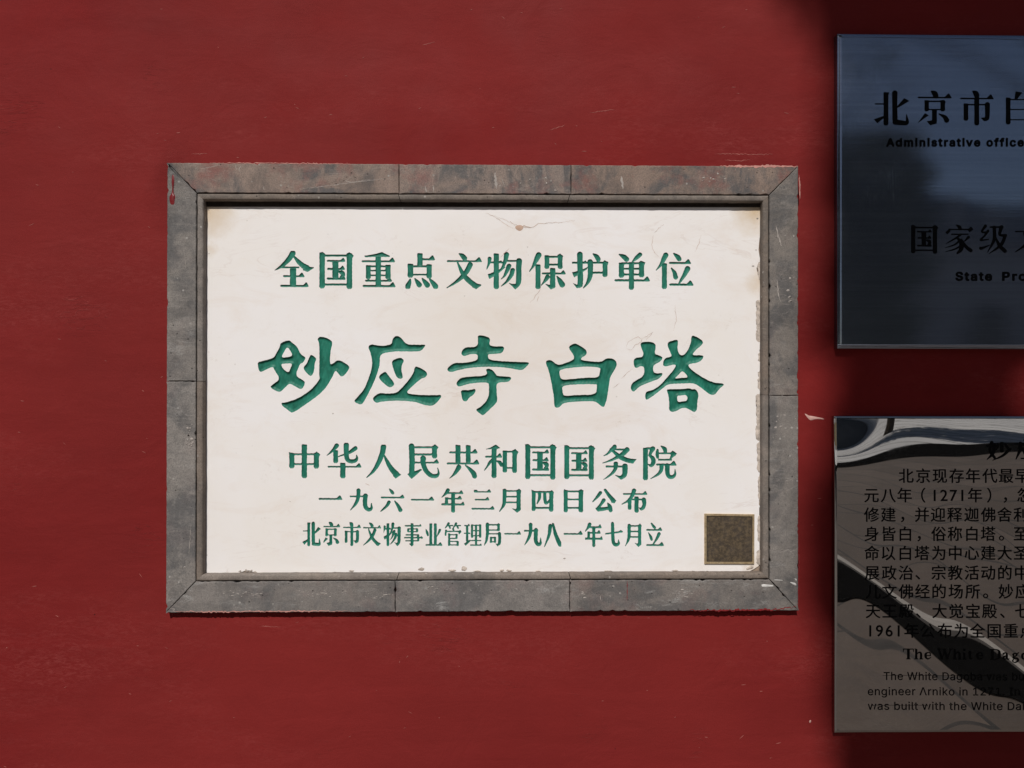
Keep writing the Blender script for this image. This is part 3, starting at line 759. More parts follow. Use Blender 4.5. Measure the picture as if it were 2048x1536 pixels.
GI = [(394.2, 387.2), (1537.4, 391.0), (1537.8, 1157.8), (392.2, 1161.8)]
I = [(406.5, 399.5), (1525.5, 403.0), (1525.5, 1146.0), (405.0, 1149.5)]
MC = [[0.352, 0.652], [0.52], [0.346, 0.65], [0.516]]
for i in range(4):
    a0, a1, b0, b1 = GI[i], GI[(i + 1) % 4], I[i], I[(i + 1) % 4]
    ts = [0.0] + MC[i] + [1.0]
    for q in range(len(ts) - 1):
        e0 = 0.0006 if q else 0; e1 = 0.0006 if q < len(ts) - 2 else 0
        moulding(lerp(a0, a1, ts[q] + e0), lerp(a0, a1, ts[q + 1] - e1), lerp(b0, b1, ts[q] + e0), lerp(b0, b1, ts[q + 1] - e1), M_MOULD)
# backing seen in the hairline joints and behind the slab
(ax, az), (bx, bz) = px_poly([(338, 329), (1593, 1219)], 0)
V, Fc = box(ax, bx, 0.012, 0.03, bz, az)
mk('frame_backing', V, Fc, M_GROOVE, frame)
# reveal under the bead, as a ring of mortar around the slab


def ring_mortar():
    outs = px_poly([(402, 396), (1529, 399), (1529, 1150), (401, 1153)], F_)
    ins = px_poly([(424, 424), (1512, 424), (1512, 1136), (424, 1136)], MARBLE_Y)
    V = []; Fc = []; n = 160
    for s in range(4):
        A, B = np.array(outs[s]), np.array(outs[(s + 1) % 4]); C, D = np.array(ins[s]), np.array(ins[(s + 1) % 4])
        b = len(V)
        for i in range(n + 1):
            t = i / n
            for k in range(5):
                q = (A + (B - A) * t) * (1 - k / 4) + (C + (D - C) * t) * (k / 4)
                V.append((q[0], MARBLE_Y + 0.0022 + rng.normal(0, 0.0006), q[1]))
        for i in range(n):
            for k in range(4):
                Fc.append((b + i * 5 + k, b + i * 5 + k + 1, b + (i + 1) * 5 + k + 1, b + (i + 1) * 5 + k))
    return mk('mortar_bed', V, Fc, M_MORTAR, frame, smooth=True)


ring_mortar()
M_SHADE_FILL = mat_flat('shade_dark_mortar', (0.045, 0.036, 0.030), 0.95, 0.1, 0.4, 60, 0.001)  # mortar coloured near black to deepen the shade in the top and left recess
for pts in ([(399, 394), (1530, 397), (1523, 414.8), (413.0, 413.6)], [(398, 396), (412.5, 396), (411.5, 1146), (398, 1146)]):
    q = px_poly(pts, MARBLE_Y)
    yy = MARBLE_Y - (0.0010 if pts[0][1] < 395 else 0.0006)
    mk('recess_shade_filler', [(a, yy, b) for a, b in q], [(0, 1, 2, 3)], M_SHADE_FILL, frame)


def blob(name, pts, y, thick, mat, parent, sm=2):
    """thin raised patch with an irregular outline (photo pixels)"""
    p = chaikin(np.array(pts, float), sm) if sm else np.array(pts, float)
    q = np.array([P(a, b, y) for a, b in p]); c = q.mean(0); n = len(q)
    V = [(a, y + 0.0002, b) for a, b in q] + [(c[0] + (a - c[0]) * .8, y - thick, c[1] + (b - c[1]) * .8) for a, b in q]
    Fc = [(i, (i + 1) % n, n + (i + 1) % n, n + i) for i in range(n)] + [tuple(range(n, 2 * n))]
    return mk(name, V, Fc, mat, parent, smooth=True)


FR = F_ - 0.0002
blob('paint_drip', [(344, 349), (348, 350), (349, 362), (347, 378), (348, 388), (351, 393), (349, 401), (349, 408), (344, 410), (340, 407), (339, 400), (338, 394), (343, 389), (345, 375), (343, 360)], FR, 0.0009, M_DRIP, frame)


def ribbon(name, pts, w, y, mat, parent, jit=0.6, closed=False):
    p = np.array(pts, float)
    q = [p[0]]
    for i in range(len(p) - 1):
        L = np.linalg.norm(p[i + 1] - p[i]); k = max(1, int(L / 3))
        for t in range(1, k + 1):
            q.append(p[i] + (p[i + 1] - p[i]) * t / k + (rng.normal(0, jit, 2) if t < k else 0))
    q = np.array(q); d = np.gradient(q, axis=0); d /= np.linalg.norm(d, axis=1)[:, None] + 1e-9
    nn = np.stack([-d[:, 1], d[:, 0]], 1)
    V = []; m = len(q)
    for i in range(m):
        ww = w * (0.4 + 0.8 * rng.random()) * min(1, 0.25 + 3 * min(i, m - 1 - i) / m)
        for s in (-.5, .5):
            a, b = q[i] + nn[i] * s * ww
            x, z = P(a, b, y); V.append((float(x), y, float(z)))
    Fc = [(2 * i, 2 * i + 1, 2 * i + 3, 2 * i + 2) for i in range(m - 1)]
    return mk(name, V, Fc, mat, parent)


# old pink undercoat showing round the edge of the frame
ribbon('paint_edge', [(1440, 332.5), (1500, 333), (1540, 332.5), (1596, 333)], 5.0, FR, M_PINK, frame, 0.7)
ribbon('paint_edge', [(1598, 350), (1599.5, 372), (1600, 394)], 2.6, FR, M_PINK, frame, 0.3)
ribbon('paint_edge', [(345, 1222.5), (420, 1224), (560, 1222.8), (700, 1222)], 2.2, FR, M_PINK, frame, 0.8)
ribbon('paint_edge', [(1380, 1220), (1450, 1221), (1520, 1220), (1560, 1218), (1592, 1214)], 3.4, FR, M_DRIP, frame, 1.2)
ribbon('paint_edge', [(1597, 1080), (1598, 1120), (1597, 1180), (1596, 1212)], 2.4, FR, M_DRIP, frame, 0.8)
ribbon('paint_edge', [(420, 325.3), (560, 326.4), (700, 327.3)], 1.6, FR, M_PINK, frame, 0.6)
M_CHALK = mat_flat('white_lime_splash', (0.62, 0.60, 0.57), 0.9, 0.2, 0.2)
for pts in ([(1522, 1168), (1545, 1170), (1548, 1173), (1525, 1175)], [(1578, 1163), (1592, 1166), (1594, 1172), (1585, 1169)],
            [(1588, 1156), (1594, 1158), (1593, 1163)], [(1548, 1159), (1566, 1160), (1566, 1161.4), (1548, 1160.6)]):
    blob('lime_splash', pts, FR, 0.0003, M_CHALK, frame, 1)

# ------------------------------------------------------------------ marble slab and carved characters
cx_, cz_ = P(965, 1146, MARBLE_Y)
slab = thing('marble_plaque', (float(cx_), MARBLE_Y, float(cz_)), 'white marble slab carved with green Chinese characters inside the grey stone frame', 'plaque')

ROWS = []
CA = (540, 490, 6.8267); CB = (820, 490, 6.8267); CC = (1100, 490, 6.8267)
CD = (560, 880, 6.8267); CE = (820, 880, 6.8267); CF = (1080, 880, 6.8267)
CG = (600, 970, 5.6889); CH = (940, 970, 5.12)
B1 = (500, 640, 5.12); B2 = (860, 640, 5.12); B3 = (1080, 640, 5.12)
for ch in '全国重': ROWS.append((ch, None, CA))
for ch in '点文物保': ROWS.append((ch, None, CB))
for ch in '护单位': ROWS.append((ch, None, CC))
for ch, c in (('妙b', B1), ('应b', B1), ('寺b', B2), ('白b', B2), ('塔b', B3)): ROWS.append((ch, None, c))
for ch in '中华人': ROWS.append((ch, None, CD))
for ch in '民共和': ROWS.append((ch, None, CE))
ROWS.append(('国', (1050, 888, 1113, 959), None)); ROWS.append(('国', (1128, 890, 1190, 959), None))
for ch in '务院': ROWS.append((ch, None, CF))


def cb(c, a): return (c[0] + a[0] / c[2], c[1] + a[1] / c[2], c[0] + a[2] / c[2], c[1] + a[3] / c[2])


for ch in '一九六年': ROWS.append((ch, None, CG))
ROWS.append(('一', cb(CG, (1260, 140, 1525, 178)), None))
for ch in '三月四日公布': ROWS.append((ch, None, CH))
for ch, a in (('北', (30, 425, 238, 698)), ('京', (246, 422, 458, 694)), ('市', (490, 424, 692, 698)), ('文', (716, 426, 922, 698)), ('物', (944, 430, 1148, 696))):
    ROWS.append((ch, cb(CG, a), None))
for ch in '事业管理': ROWS.append((ch, None, CG))
ROWS.append(('局', None, CH))
for ch, a in (('一', (348, 478, 522, 508)), ('九', (555, 385, 736, 634)), ('一', (958, 476, 1152, 510)), ('年', (1172, 384, 1358, 636)), ('月', (1588, 396, 1756, 634))):
    ROWS.append((ch, cb(CH, a), None))
for ch in '八七立': ROWS.append((ch, None, CH))

tiles = []
FV = []; FF = []; base = 0


def add_face(vo, fo, y):
    global base
    FV.append(P3(vo[:, 0], vo[:, 1], y)); FF.append(fo + base); base += len(vo)


for ch, bx_, cr in ROWS:
    big = ch.endswith('b')
    X, Y, D = glyph_field(ch, bx_, cr, step=1.0 if big else 0.8, bold=0.1 if big else 0.32)
    fr = (X[0, 0] + 0.3, Y[0, 0] + 0.3, X[0, -1] - 0.3, Y[-1, 0] - 0.3)
    # keep neighbouring tiles apart
    for t in tiles:
        if t[1] < fr[3] and t[3] > fr[1] and t[0] < fr[2] and t[2] > fr[0]:
            if t[2] - fr[0] < 12: fr = (t[2] + 0.05, fr[1], fr[2], fr[3])
            elif fr[2] - t[0] < 12: fr = (fr[0], fr[1], t[0] - 0.05, fr[3])
            elif t[3] - fr[1] < 14: fr = (fr[0], t[3] + 0.05, fr[2], fr[3])
            elif fr[3] - t[1] < 14: fr = (fr[0], fr[1], fr[2], t[1] - 0.05)
            else: print('tile clash', ch, t, fr)
    tiles.append(fr)
    vo, fo, CV, CEd = tri_region(X, Y, D, False, fr)
    inr = lambda p: (p[:, 0] > fr[0] - .01) & (p[:, 0] < fr[2] + .01) & (p[:, 1] > fr[1] - .01) & (p[:, 1] < fr[3] + .01)
    fo = fo[inr(vo[fo].mean(1))]
    add_face(vo, fo, MARBLE_Y)
    # channel: short walls then a rounded floor
    w0 = 0.0013 if big else 0.0011
    deep = 0.0030 if big else 0.0014
    half = 7.0 if big else 4.0
    n = len(CV)
    Vg = [P3(CV[:, 0], CV[:, 1], MARBLE_Y), P3(CV[:, 0], CV[:, 1], MARBLE_Y + w0)]
    Fg = [(a, b, b + n, a + n) for a, b in CEd]
    ok = D < 1.5
    cell = (D[:-1, :-1] < 0.2) | (D[1:, :-1] < 0.2) | (D[:-1, 1:] < 0.2) | (D[1:, 1:] < 0.2)
    idx = -np.ones(D.shape, int)
    I_, J_ = np.nonzero(cell)
    need = np.zeros(D.shape, bool)
    for di in (0, 1):
        for dj in (0, 1): need[I_ + di, J_ + dj] = True
    k = np.nonzero(need); idx[k] = np.arange(len(k[0])) + 2 * n
    dd = np.clip(-D[k], 0, half) / half
    depth = MARBLE_Y + w0 + deep * (1 - (1 - dd) ** 2)
    depth += 0.00012 * np.sin(X[k] * 0.9 + Y[k] * 0.25) * (dd > 0)
    xx, zz = P(X[k], Y[k], MARBLE_Y)
    Vg.append(np.stack([xx, depth, zz], -1))
    Fg += [(idx[i, j], idx[i, j + 1], idx[i + 1, j + 1], idx[i + 1, j]) for i, j in zip(I_, J_)]
    mk('carved_character', np.vstack(Vg), Fg, M_GREEN, slab, smooth=False)

# remainder of the slab face, with a slightly ragged right and lower edge
def edge(a, b, n, amp, inward):
    out = []
    run = 0
    for i in range(n):
        t = i / n
        run = run * 0.7 + rng.normal(0, 0.5)
        off = abs(run) * amp * (1.0 if i else 0)
        out.append((a[0] + (b[0] - a[0]) * t + inward[0] * off, a[1] + (b[1] - a[1]) * t + inward[1] * off))
    return out


outl = edge((411, 402), (1528, 402), 60, 0.2, (0, 1)) + \
       [(1521.5, 402), (1521, 440), (1520, 470), (1518, 486), (1517, 500), (1519.5, 515), (1521.5, 522), (1516, 528), (1513, 537), (1515, 546), (1519, 552)] + \
       edge((1521, 560), (1519.5, 1090), 130, 1.3, (-1, 0)) + [(1519, 1100), (1520, 1120), (1517, 1132), (1508, 1138), (1498, 1143)] + \
       edge((1490, 1143.5), (1380, 1143.5), 26, 1.4, (0, -1)) + edge((1380, 1144), (560, 1145), 150, 0.7, (0, -1)) + \
       [(512, 1145.5), (506, 1144), (500, 1141), (492, 1140.5), (486, 1143), (478, 1146)] + edge((470, 1146.5), (411, 1147), 10, 0.5, (0, -1)) + \
       edge((411, 1147), (411, 402), 60, 0.15, (1, 0))
outl = [p for i, p in enumerate(outl) if i == 0 or abs(p[0] - outl[i - 1][0]) + abs(p[1] - outl[i - 1][1]) > 0.3]
pts = [Vector(p) for p in outl]; m = len(pts)
ed = [(i, (i + 1) % m) for i in range(m)]
for (x0, y0, x1, y1) in tiles:
    b = len(pts); pts += [Vector(p) for p in ((x0, y0), (x1, y0), (x1, y1), (x0, y1))]
    ed += [(b, b + 1), (b + 1, b + 2), (b + 2, b + 3), (b + 3, b)]
vo, eo, fo, *_ = delaunay_2d_cdt(pts, ed, [], 0, 1e-6)
vo = np.array([tuple(v) for v in vo]); fo = np.array([f for f in fo if len(f) == 3]); cen = vo[fo].mean(1)
keep = poly_sdf(cen[:, 0], cen[:, 1], np.array(outl)) < 0
for (x0, y0, x1, y1) in tiles:
    keep &= ~((cen[:, 0] > x0) & (cen[:, 0] < x1) & (cen[:, 1] > y0) & (cen[:, 1] < y1))
add_face(vo, fo[keep], MARBLE_Y)
ol = np.array(outl)
b = base
rim = np.vstack([P3(ol[:, 0], ol[:, 1], MARBLE_Y), P3(ol[:, 0], ol[:, 1], MARBLE_Y + 0.02)])
FV.append(rim)
rimF = np.array([(b + i, b + (i + 1) % m, b + m + (i + 1) % m, b + m + i) for i in range(m)])
allF = [tuple(f) for A in FF for f in A] + [tuple(f) for f in rimF]
mk('slab', np.vstack(FV), allF, M_MARBLE, slab)

# brown crack and flaws near the top edge, and the looping stain right of centre
MY = MARBLE_Y - 0.0003
ribbon('crack', [(971, 426), (985, 431), (1000, 441), (1018, 453), (1030, 458)], 0.8, MY, M_CRACK, slab, 0.7)
ribbon('crack', [(985, 431), (1010, 440), (1035, 452), (1058, 456), (1080, 447), (1130, 444), (1150, 440)], 0.8, MY, M_CRACK, slab, 0.9)
ribbon('crack', [(1062, 456), (1048, 451), (1036, 460)], 1.6, MY, M_CRACK, slab, 0.6)
blob('crack', [(1030, 452), (1042, 449), (1048, 456), (1040, 463), (1031, 458)], MY, 0.0002, mat_flat('pinkish_chip', (0.55, 0.38, 0.29), 0.9, 0.1, 0.2), slab)
M_FAINT = mat_flat('faint_brown_vein', (0.56, 0.43, 0.37), 0.9, 0.1, 0.2)
for pts in ([(1252, 694), (1256, 684), (1266, 678), (1276, 673), (1284, 678), (1282, 684), (1270, 690), (1262, 700), (1253, 697)],
            [(1284, 678), (1300, 668), (1306, 664), (1300, 672), (1292, 680)],
            [(1243, 758), (1252, 748), (1262, 739), (1266, 738)], [(1226, 776), (1234, 770), (1240, 766)],
            [(1307, 470), (1304, 492), (1309, 505), (1318, 514)], [(1402, 470), (1398, 488), (1390, 504)],
            [(1019, 497), (1010, 505), (1001, 514)], [(1004, 513), (1000, 515)], [(1060, 606), (1076, 586), (1084, 570)], [(1074, 604), (1078, 592)],
            [(1328, 448), (1308, 466)], [(730, 967), (740, 971)], [(1350, 610), (1353, 640), (1347, 662)]):
    ribbon('vein', pts, 0.9, MY, M_FAINT, slab, 0.6)
M_SPOT = mat_flat('grey_mortar_spot', (0.38, 0.33, 0.29), 0.9, 0.1, 0.3)
for (x, y, r) in ((480, 1143, 4), (492, 1141, 5), (501, 1142, 6), (510, 1144, 4), (1506, 532, 3), (1512, 500, 2), (1516, 540, 3), (1518, 625, 2), (413.5, 1110, 2), (1517, 745, 2),
                  (1129, 1117, 2.5), (1190, 1090, 1.5), (580, 1003, 1.3), (666, 827, 1.8), (929, 592, 1.2), (1057, 510, 1.3), (1515, 437, 3), (1519, 700, 2), (417, 419, 2.5), (418, 507, 1.6), (1055, 494, 1.2), (494, 441, 1)):
    a = rng.uniform(0, 6.28, 9); a.sort()
    blob('dirt_spot', [(x + math.cos(t) * r * rng.uniform(.5, 1.2), y + math.sin(t) * r * rng.uniform(.3, .8)) for t in a], MY, 0.0003, M_SPOT, slab, 1)

M_SMEAR = mat_flat('beige_mortar_smear', (0.50, 0.43, 0.37), 0.95, 0.15, 0.4, 120, 0.0008)


def smear(x0, x1, y0, y1, jit):
    n = max(6, int((y1 - y0) / 4)); L = []; w = 0
    for i in range(n + 1):
        w = w * 0.6 + rng.normal(0, jit)
        L.append((x0 + abs(w) + (3 if i in (0, n) else 0), y0 + (y1 - y0) * i / n))
    return blob('mortar_smear', L + [(x1, y1), (x1, y0)], MY, 0.0005, M_SMEAR, slab, 1)


for a in ((1514, 1522, 524, 560), (1511, 1522, 600, 684), (1515, 1520, 705, 724), (1514, 1521, 742, 780), (1510.5, 1521, 788, 882), (1513, 1521, 884, 945),
          (1515, 1521, 950, 1010), (1514, 1521, 1030, 1084), (1512, 1521, 1100, 1130)):
    smear(*a, 1.6)
for (x, y, rx, ry) in ((843, 1139, 7, 4.5), (905, 1141, 10, 2.5), (928, 1137, 7, 5), (1003, 1141, 6, 3), (1018, 1141, 6, 2.6), (703, 1142, 6, 2), (955, 1142, 9, 1.6), (1075, 1142, 7, 1.4),
                       (1216, 1142, 9, 1.2), (1350, 1141, 8, 2), (1500, 1136, 9, 6)):
    a = np.sort(rng.uniform(0, 6.28, 11))
    blob('mortar_smear', [(x + math.cos(t) * rx * rng.uniform(.7, 1.1), y + math.sin(t) * ry * rng.uniform(.7, 1.1)) for t in a], MY, 0.0006, M_SMEAR, slab, 1)
M_SCRATCH = mat_flat('pale_stone_scratch', (0.36, 0.32, 0.29), 0.9, 0.2, 0.2)
for pts, w_ in (([(600, 378), (650, 372), (712, 364), (760, 358), (800, 358)], 0.9), ([(705, 352), (690, 362), (706, 364), (740, 359)], 0.8), ([(470, 328), (474, 340)], 1.2),
                ([(483, 331), (478, 338), (481, 345)], 1.0), ([(527, 372), (528, 380)], 1.6), ([(400, 338), (440, 330)], 0.8), ([(1200, 1190), (1202, 1202)], 1.6),
                ([(1554, 560), (1557, 590), (1561, 604)], 1.8), ([(1552, 452), (1556, 470), (1563, 492)], 3.0), ([(368, 500), (372, 540)], 0.9), ([(382, 1050), (378, 1110)], 1.1),
                ([(1000, 350), (1010, 375)], 1.0), ([(850, 372), (853, 385)], 2.4), ([(866, 370), (868, 386)], 2.0), ([(1242, 352), (1246, 378)], 4.0), ([(990, 345), (993, 378)], 5.0)):
    ribbon('scratch', pts, w_, FR, M_SCRATCH, frame, 0.5)
ribbon('paint_line', [(1254.5, 1162), (1254.5, 1182), (1254, 1201)], 1.6, FR, M_DRIP, frame, 0.1)
for (x, y, rx, ry, n_) in ((640, 1187, 34, 9, 26), (760, 1190, 26, 8, 18), (480, 1187, 30, 8, 22), (870, 1178, 22, 6, 12), (1170, 1185, 16, 9, 12), (365, 1130, 14, 30, 10), (380, 870, 8, 30, 14), (1580, 600, 6, 20, 8),
                         (1560, 820, 18, 50, 14), (1362, 1183, 20, 12, 10), (1060, 365, 60, 14, 10), (1430, 360, 60, 16, 9)):
    for _ in range(n_):
        cx, cy = x + rng.normal(0, rx * .6), y + rng.normal(0, ry * .6); L_ = rng.uniform(1.0, 4.5)
        if not ((333 < cy < 384 and 400 < cx < 1530) or (1166 < cy < 1218 and 400 < cx < 1530) or (400 < cy < 1150 and (338 < cx < 389 or 1542 < cx < 1593))): continue
        a = np.sort(rng.uniform(0, 6.28, 7)); asp = 0.35 if y > 1100 else 0.8
        blob('lime_fleck', [(cx + math.cos(t) * L_ * rng.uniform(.5, 1.1), cy + math.sin(t) * L_ * asp * rng.uniform(.5, 1.1)) for t in a], FR, 0.0002, M_SCRATCH, frame, 1)

# ------------------------------------------------------------------ small bronze plate
QY = MARBLE_Y - 0.0002
c = [(1408.3, 1027), (1508.8, 1028.3), (1508.3, 1128.3), (1408.3, 1128)]
cx_, cz_ = P(1458, 1128, QY)
plate = thing('bronze_plate', (float(cx_), QY, float(cz_)), 'small square blank bronze plate fixed on the lower right of the marble slab', 'plate')
outer = px_poly(c, QY)
inn = [lerp(c[i], c[(i + 2) % 4], 0.045) for i in range(4)]
inn2 = [lerp(c[i], c[(i + 2) % 4], 0.055) for i in range(4)]
Q0 = np.array([(a, QY, b) for a, b in outer]); ctr = Q0.mean(0)
lv = [Q0, Q0 + (ctr - Q0) * 0.012 + [0, -0.0024, 0], Q0 + (ctr - Q0) * 0.082 + [0, -0.0024, 0], Q0 + (ctr - Q0) * 0.095 + [0, -0.0012, 0]]
V = np.vstack(lv); Fc = [(k * 4 + i, k * 4 + (i + 1) % 4, (k + 1) * 4 + (i + 1) % 4, (k + 1) * 4 + i) for k in range(3) for i in range(4)]
mk('rim', V, Fc, M_BRONZE, plate)
A = Q0 + (ctr - Q0) * 0.095 + [0, -0.0011, 0]; B = Q0 + (ctr - Q0) * 0.115 + [0, -0.0008, 0]
mk('border_groove', np.vstack([A, B]), [(i, (i + 1) % 4, 4 + (i + 1) % 4, 4 + i) for i in range(4)], M_GROOVE, plate)
mk('panel', Q0 + (ctr - Q0) * 0.113 + [0, -0.0011, 0], [(0, 1, 2, 3)], M_BRONZE_D, plate)


# ------------------------------------------------------------------ the two metal plaques
def rise_upper(x, z):      # gentle dents of the brushed sheet (metres, towards the viewer positive)
    return 0.0006 * np.sin(x * 7 + 1) * np.sin(z * 6 + 2) + 0.00012 * np.sin(x * 21 + z * 13)


LX, LZ = [float(v) for v in P(1667, 832, 0)]


def rise_lower(x, z):
    u = x - LX; v = LZ - z
    s_ = np.clip((v - 0.04) / 0.30, 0, 1); s_ = s_ * s_ * (3 - 2 * s_)
    c = -0.0023 * np.exp(-(u / 0.075) ** 2) * np.exp(-(v / 0.062) ** 2)       # kinked upper left corner
    return (c + s_ * (0.0011 * np.sin(u * 9.0 + 0.6) * np.sin(v * 8.0 + 0.4) + 0.00030 * np.sin(u * 21 + v * 15 + 1) + 0.00014 * np.sin(u * 38 - v * 29 + 2))
            + 0.00002 * np.sin(u * 41 - v * 27))


def metal_box(name, x0, x1, z0, z1, yf, rise, mat, parent, nx, nz, tl=0.0):
    xs = np.concatenate([[x0], np.linspace(x0 + 0.0011, x1 - 0.0011, nx - 2), [x1]]); zs = np.concatenate([[z0], np.linspace(z0 + 0.0011, z1 - 0.0011, nz - 2), [z1]])
    Xg, Zg = np.meshgrid(xs, zs)
    sh = tl * (Zg - z0) / (z1 - z0)
    ex = np.minimum.reduce([Xg - x0, x1 - Xg, Zg - z0, z1 - Zg]); wgt = np.clip(ex / 0.02, 0, 1); wgt = wgt * wgt * (3 - 2 * wgt)
    Yg = yf - rise(Xg, Zg) + np.where(ex < 1e-6, 0.0011, 0.0)
    V = np.stack([Xg + sh * (1 - (Xg - x0) / (x1 - x0)), Yg, Zg], -1).reshape(-1, 3)
    Fc = [(r * nx + c, r * nx + c + 1, (r + 1) * nx + c + 1, (r + 1) * nx + c) for r in range(nz - 1) for c in range(nx - 1)]
    mk('face_sheet', V, Fc, mat, parent, smooth=True)
    # folded sides back to the wall
    per = [(c) for c in range(nx)] + [r * nx + nx - 1 for r in range(1, nz)] + [(nz - 1) * nx + c for c in range(nx - 2, -1, -1)] + [r * nx for r in range(nz - 2, 0, -1)]
    Pf = V[per]; Pb = Pf.copy(); Pb[:, 1] = -0.001
    m = len(per)
    mk('side_band', np.vstack([Pf, Pb]), [(i, (i + 1) % m, m + (i + 1) % m, m + i) for i in range(m)], mat, parent)


def put_text(ob_v, yf, rise, off=0.0004):
    V = np.array(ob_v)
    V[:, 1] = yf - rise(V[:, 0], V[:, 2]) - off
    return V


DU = 0.016
UY = -DU
ux0, uz1 = [float(v) for v in P(1675, 67.5, UY)]; _, uz0 = [float(v) for v in P(1675, 697, UY)]
ux1 = ux0 + 1.0
up = thing('metal_plaque', (ux0 + 0.5, UY, uz0), 'upper blue-grey brushed metal plaque with black office name beside the marble', 'plaque')
metal_box('m', ux0, ux1, uz0, uz1, UY, rise_upper, M_BRUSHED, up, 120, 80)
DL = 0.014
LY = -DL
lx0, lz1 = [float(v) for v in P(1669.5, 832.5, LY)]; _, lz0 = [float(v) for v in P(1672, 1466, LY)]
lx1 = lx0 + 0.92
lo = thing('metal_plaque', (lx0 + 0.46, LY, lz0), 'lower polished mirror metal plaque covered in small black text about the temple', 'plaque')
metal_box('m', lx0, lx1, lz0, lz1, LY, rise_lower, M_MIRROR, lo, 230, 170)


def stroke_char(name, ch, parent, yf, rise, box_px=None, crop=None, bold=0.0, step=0.6):
    X, Y, D = glyph_field(ch, box_px, crop, step=step, bold=bold, wob=0.0)
    vo, fo, *_ = tri_region(X, Y, D, True)
    V = P3(vo[:, 0], vo[:, 1], yf)
    V = put_text(V, yf, rise)
    return V, fo


CI = (1600, 0, 4.2656); CJ = (1600, 360, 3.8395); CK = (1600, 780, 4.0424); CL = (1600, 1120, 3.692)
for ch in '北京市': 
    V, f = stroke_char('c', ch, up, UY, rise_upper, None, CI); mk('character', V, f, M_INK, up)
V, f = stroke_char('c', '白s', up, UY, rise_upper, None, CI); mk('character', V, f, M_INK, up)
V, f = stroke_char('c', '国', up, UY, rise_upper, cb(CJ, (850, 345, 1060, 566)), None); mk('character', V, f, M_INK, up)
for ch in '家级':
    V, f = stroke_char('c', ch, up, UY, rise_upper, None, CJ); mk('character', V, f, M_INK, up)
V, f = stroke_char('c', '文', up, UY, rise_upper, cb(CJ, (1648, 348, 1862, 562)), None); mk('character', V, f, M_INK, up)

# ---- typeset lettering from Blender's own bundled fonts
def load_font(fname):
    try:
        d = bpy.utils.system_resource('DATAFILES', path='fonts')
        return bpy.data.fonts.load(d + '/' + fname)
    except Exception:
        return None


INTER = load_font('Inter.woff2')


def text_mesh(s, font=None, offset=0.0, spacing=1.0):
    cu = bpy.data.curves.new('lettering', 'FONT'); cu.body = s; cu.size = 1.0
    cu.resolution_u = 4; cu.offset = offset; cu.space_character = spacing
    if font: cu.font = font
    ob = bpy.data.objects.new('lettering', cu); COL.objects.link(ob)
    me = ob.to_mesh()
    V = np.array([v.co[:] for v in me.vertices]); F = [tuple(p.vertices) for p in me.polygons]
    ob.to_mesh_clear(); bpy.data.objects.remove(ob); bpy.data.curves.remove(cu)
    return V, F


def set_line(chunks, parent, yf, rise, name='text_line', kind='stuff'):
    """chunks = (vertices in photo pixels, faces)"""
    V = []; F = []
    for v, f in chunks:
        b = sum(len(q) for q in V)
        x, z = P(v[:, 0], v[:, 1], yf)
        V.append(np.stack([x, x * 0, z], -1)); F += [tuple(i + b for i in q) for q in f]
    V = put_text(np.vstack(V), yf, rise)
    mk(name, V, F, M_INK, parent, kind=kind)


def outline_field(V, F, to_px, step, bold):
    """distance field of typeset lettering, so it can be thickened cleanly"""
    cnt = {}
    for f in F:
        for i in range(len(f)):
            a_, b_ = f[i], f[(i + 1) % len(f)]
            k = (min(a_, b_), max(a_, b_)); cnt[k] = cnt.get(k, 0) + 1
    E = np.array([k for k, c_ in cnt.items() if c_ == 1])
    q = to_px(V); A = q[E[:, 0]]; B = q[E[:, 1]]
    m_ = 2.5; lo_ = q.min(0) - m_; hi = q.max(0) + m_
    X, Y = np.meshgrid(np.arange(lo_[0], hi[0], step), np.arange(lo_[1], hi[1], step))
    D = np.full(X.shape, 1e9); ins = np.zeros(X.shape, bool)
    for a_, b_ in zip(A, B):
        j0 = max(0, int((min(a_[0], b_[0]) - 4 - lo_[0]) / step)); j1 = int((max(a_[0], b_[0]) + 4 - lo_[0]) / step) + 2
        D[:, j0:j1] = np.minimum(D[:, j0:j1], seg_d(X[:, j0:j1], Y[:, j0:j1], a_, b_)[0])
        if a_[1] != b_[1]:
            c_ = ((a_[1] > Y) != (b_[1] > Y)) & (X < (b_[0] - a_[0]) * (Y - a_[1]) / (b_[1] - a_[1]) + a_[0])
            ins ^= c_
    D = np.where(ins, -np.minimum(D, 50), np.minimum(D, 50)) - bold
    vo, fo, *_ = tri_region(X, Y, D, True)
    return vo, [tuple(t) for t in fo]


_cache = {}


def han(ch, cx, cy, size, bold=0.32):
    """one character centred on a photo point; em square of `size` pixels"""
    if (ch, size) not in _cache:
        V, F = text_mesh(ch)
        mx = 0.5 if ch in '，。、（）' else (V[:, 0].min() + V[:, 0].max()) / 2
        my = 0.36 if ch.isdigit() else ((V[:, 1].min() + V[:, 1].max()) / 2 if ch in '（）' else 0.38)
        _cache[(ch, size)] = outline_field(V, F, lambda v: np.stack([(v[:, 0] - mx) * size, -(v[:, 1] - my) * size], -1), 0.5, bold)
    v, f = _cache[(ch, size)]
    return v + np.array([cx, cy]), f


def fit(s, x0, x1, base, cap, font, bold, capfrac=0.727, spacing=1.0):
    V, F = text_mesh(s, font, 0.0, spacing)
    x0 += bold; x1 -= bold
    sx = (x1 - x0) / (V[:, 0].max() - V[:, 0].min()); hv, _ = text_mesh('H', font); capfrac = hv[:, 1].max(); sy = (cap - bold * 1.4) / capfrac
    w = V[:, 0].min()
    return outline_field(V, F, lambda v: np.stack([x0 + (v[:, 0] - w) * sx, base - bold * 0.7 - v[:, 1] * sy], -1), 0.45, bold)


def KL(crop, x, y): return crop[0] + x / crop[2], crop[1] + y / crop[2]


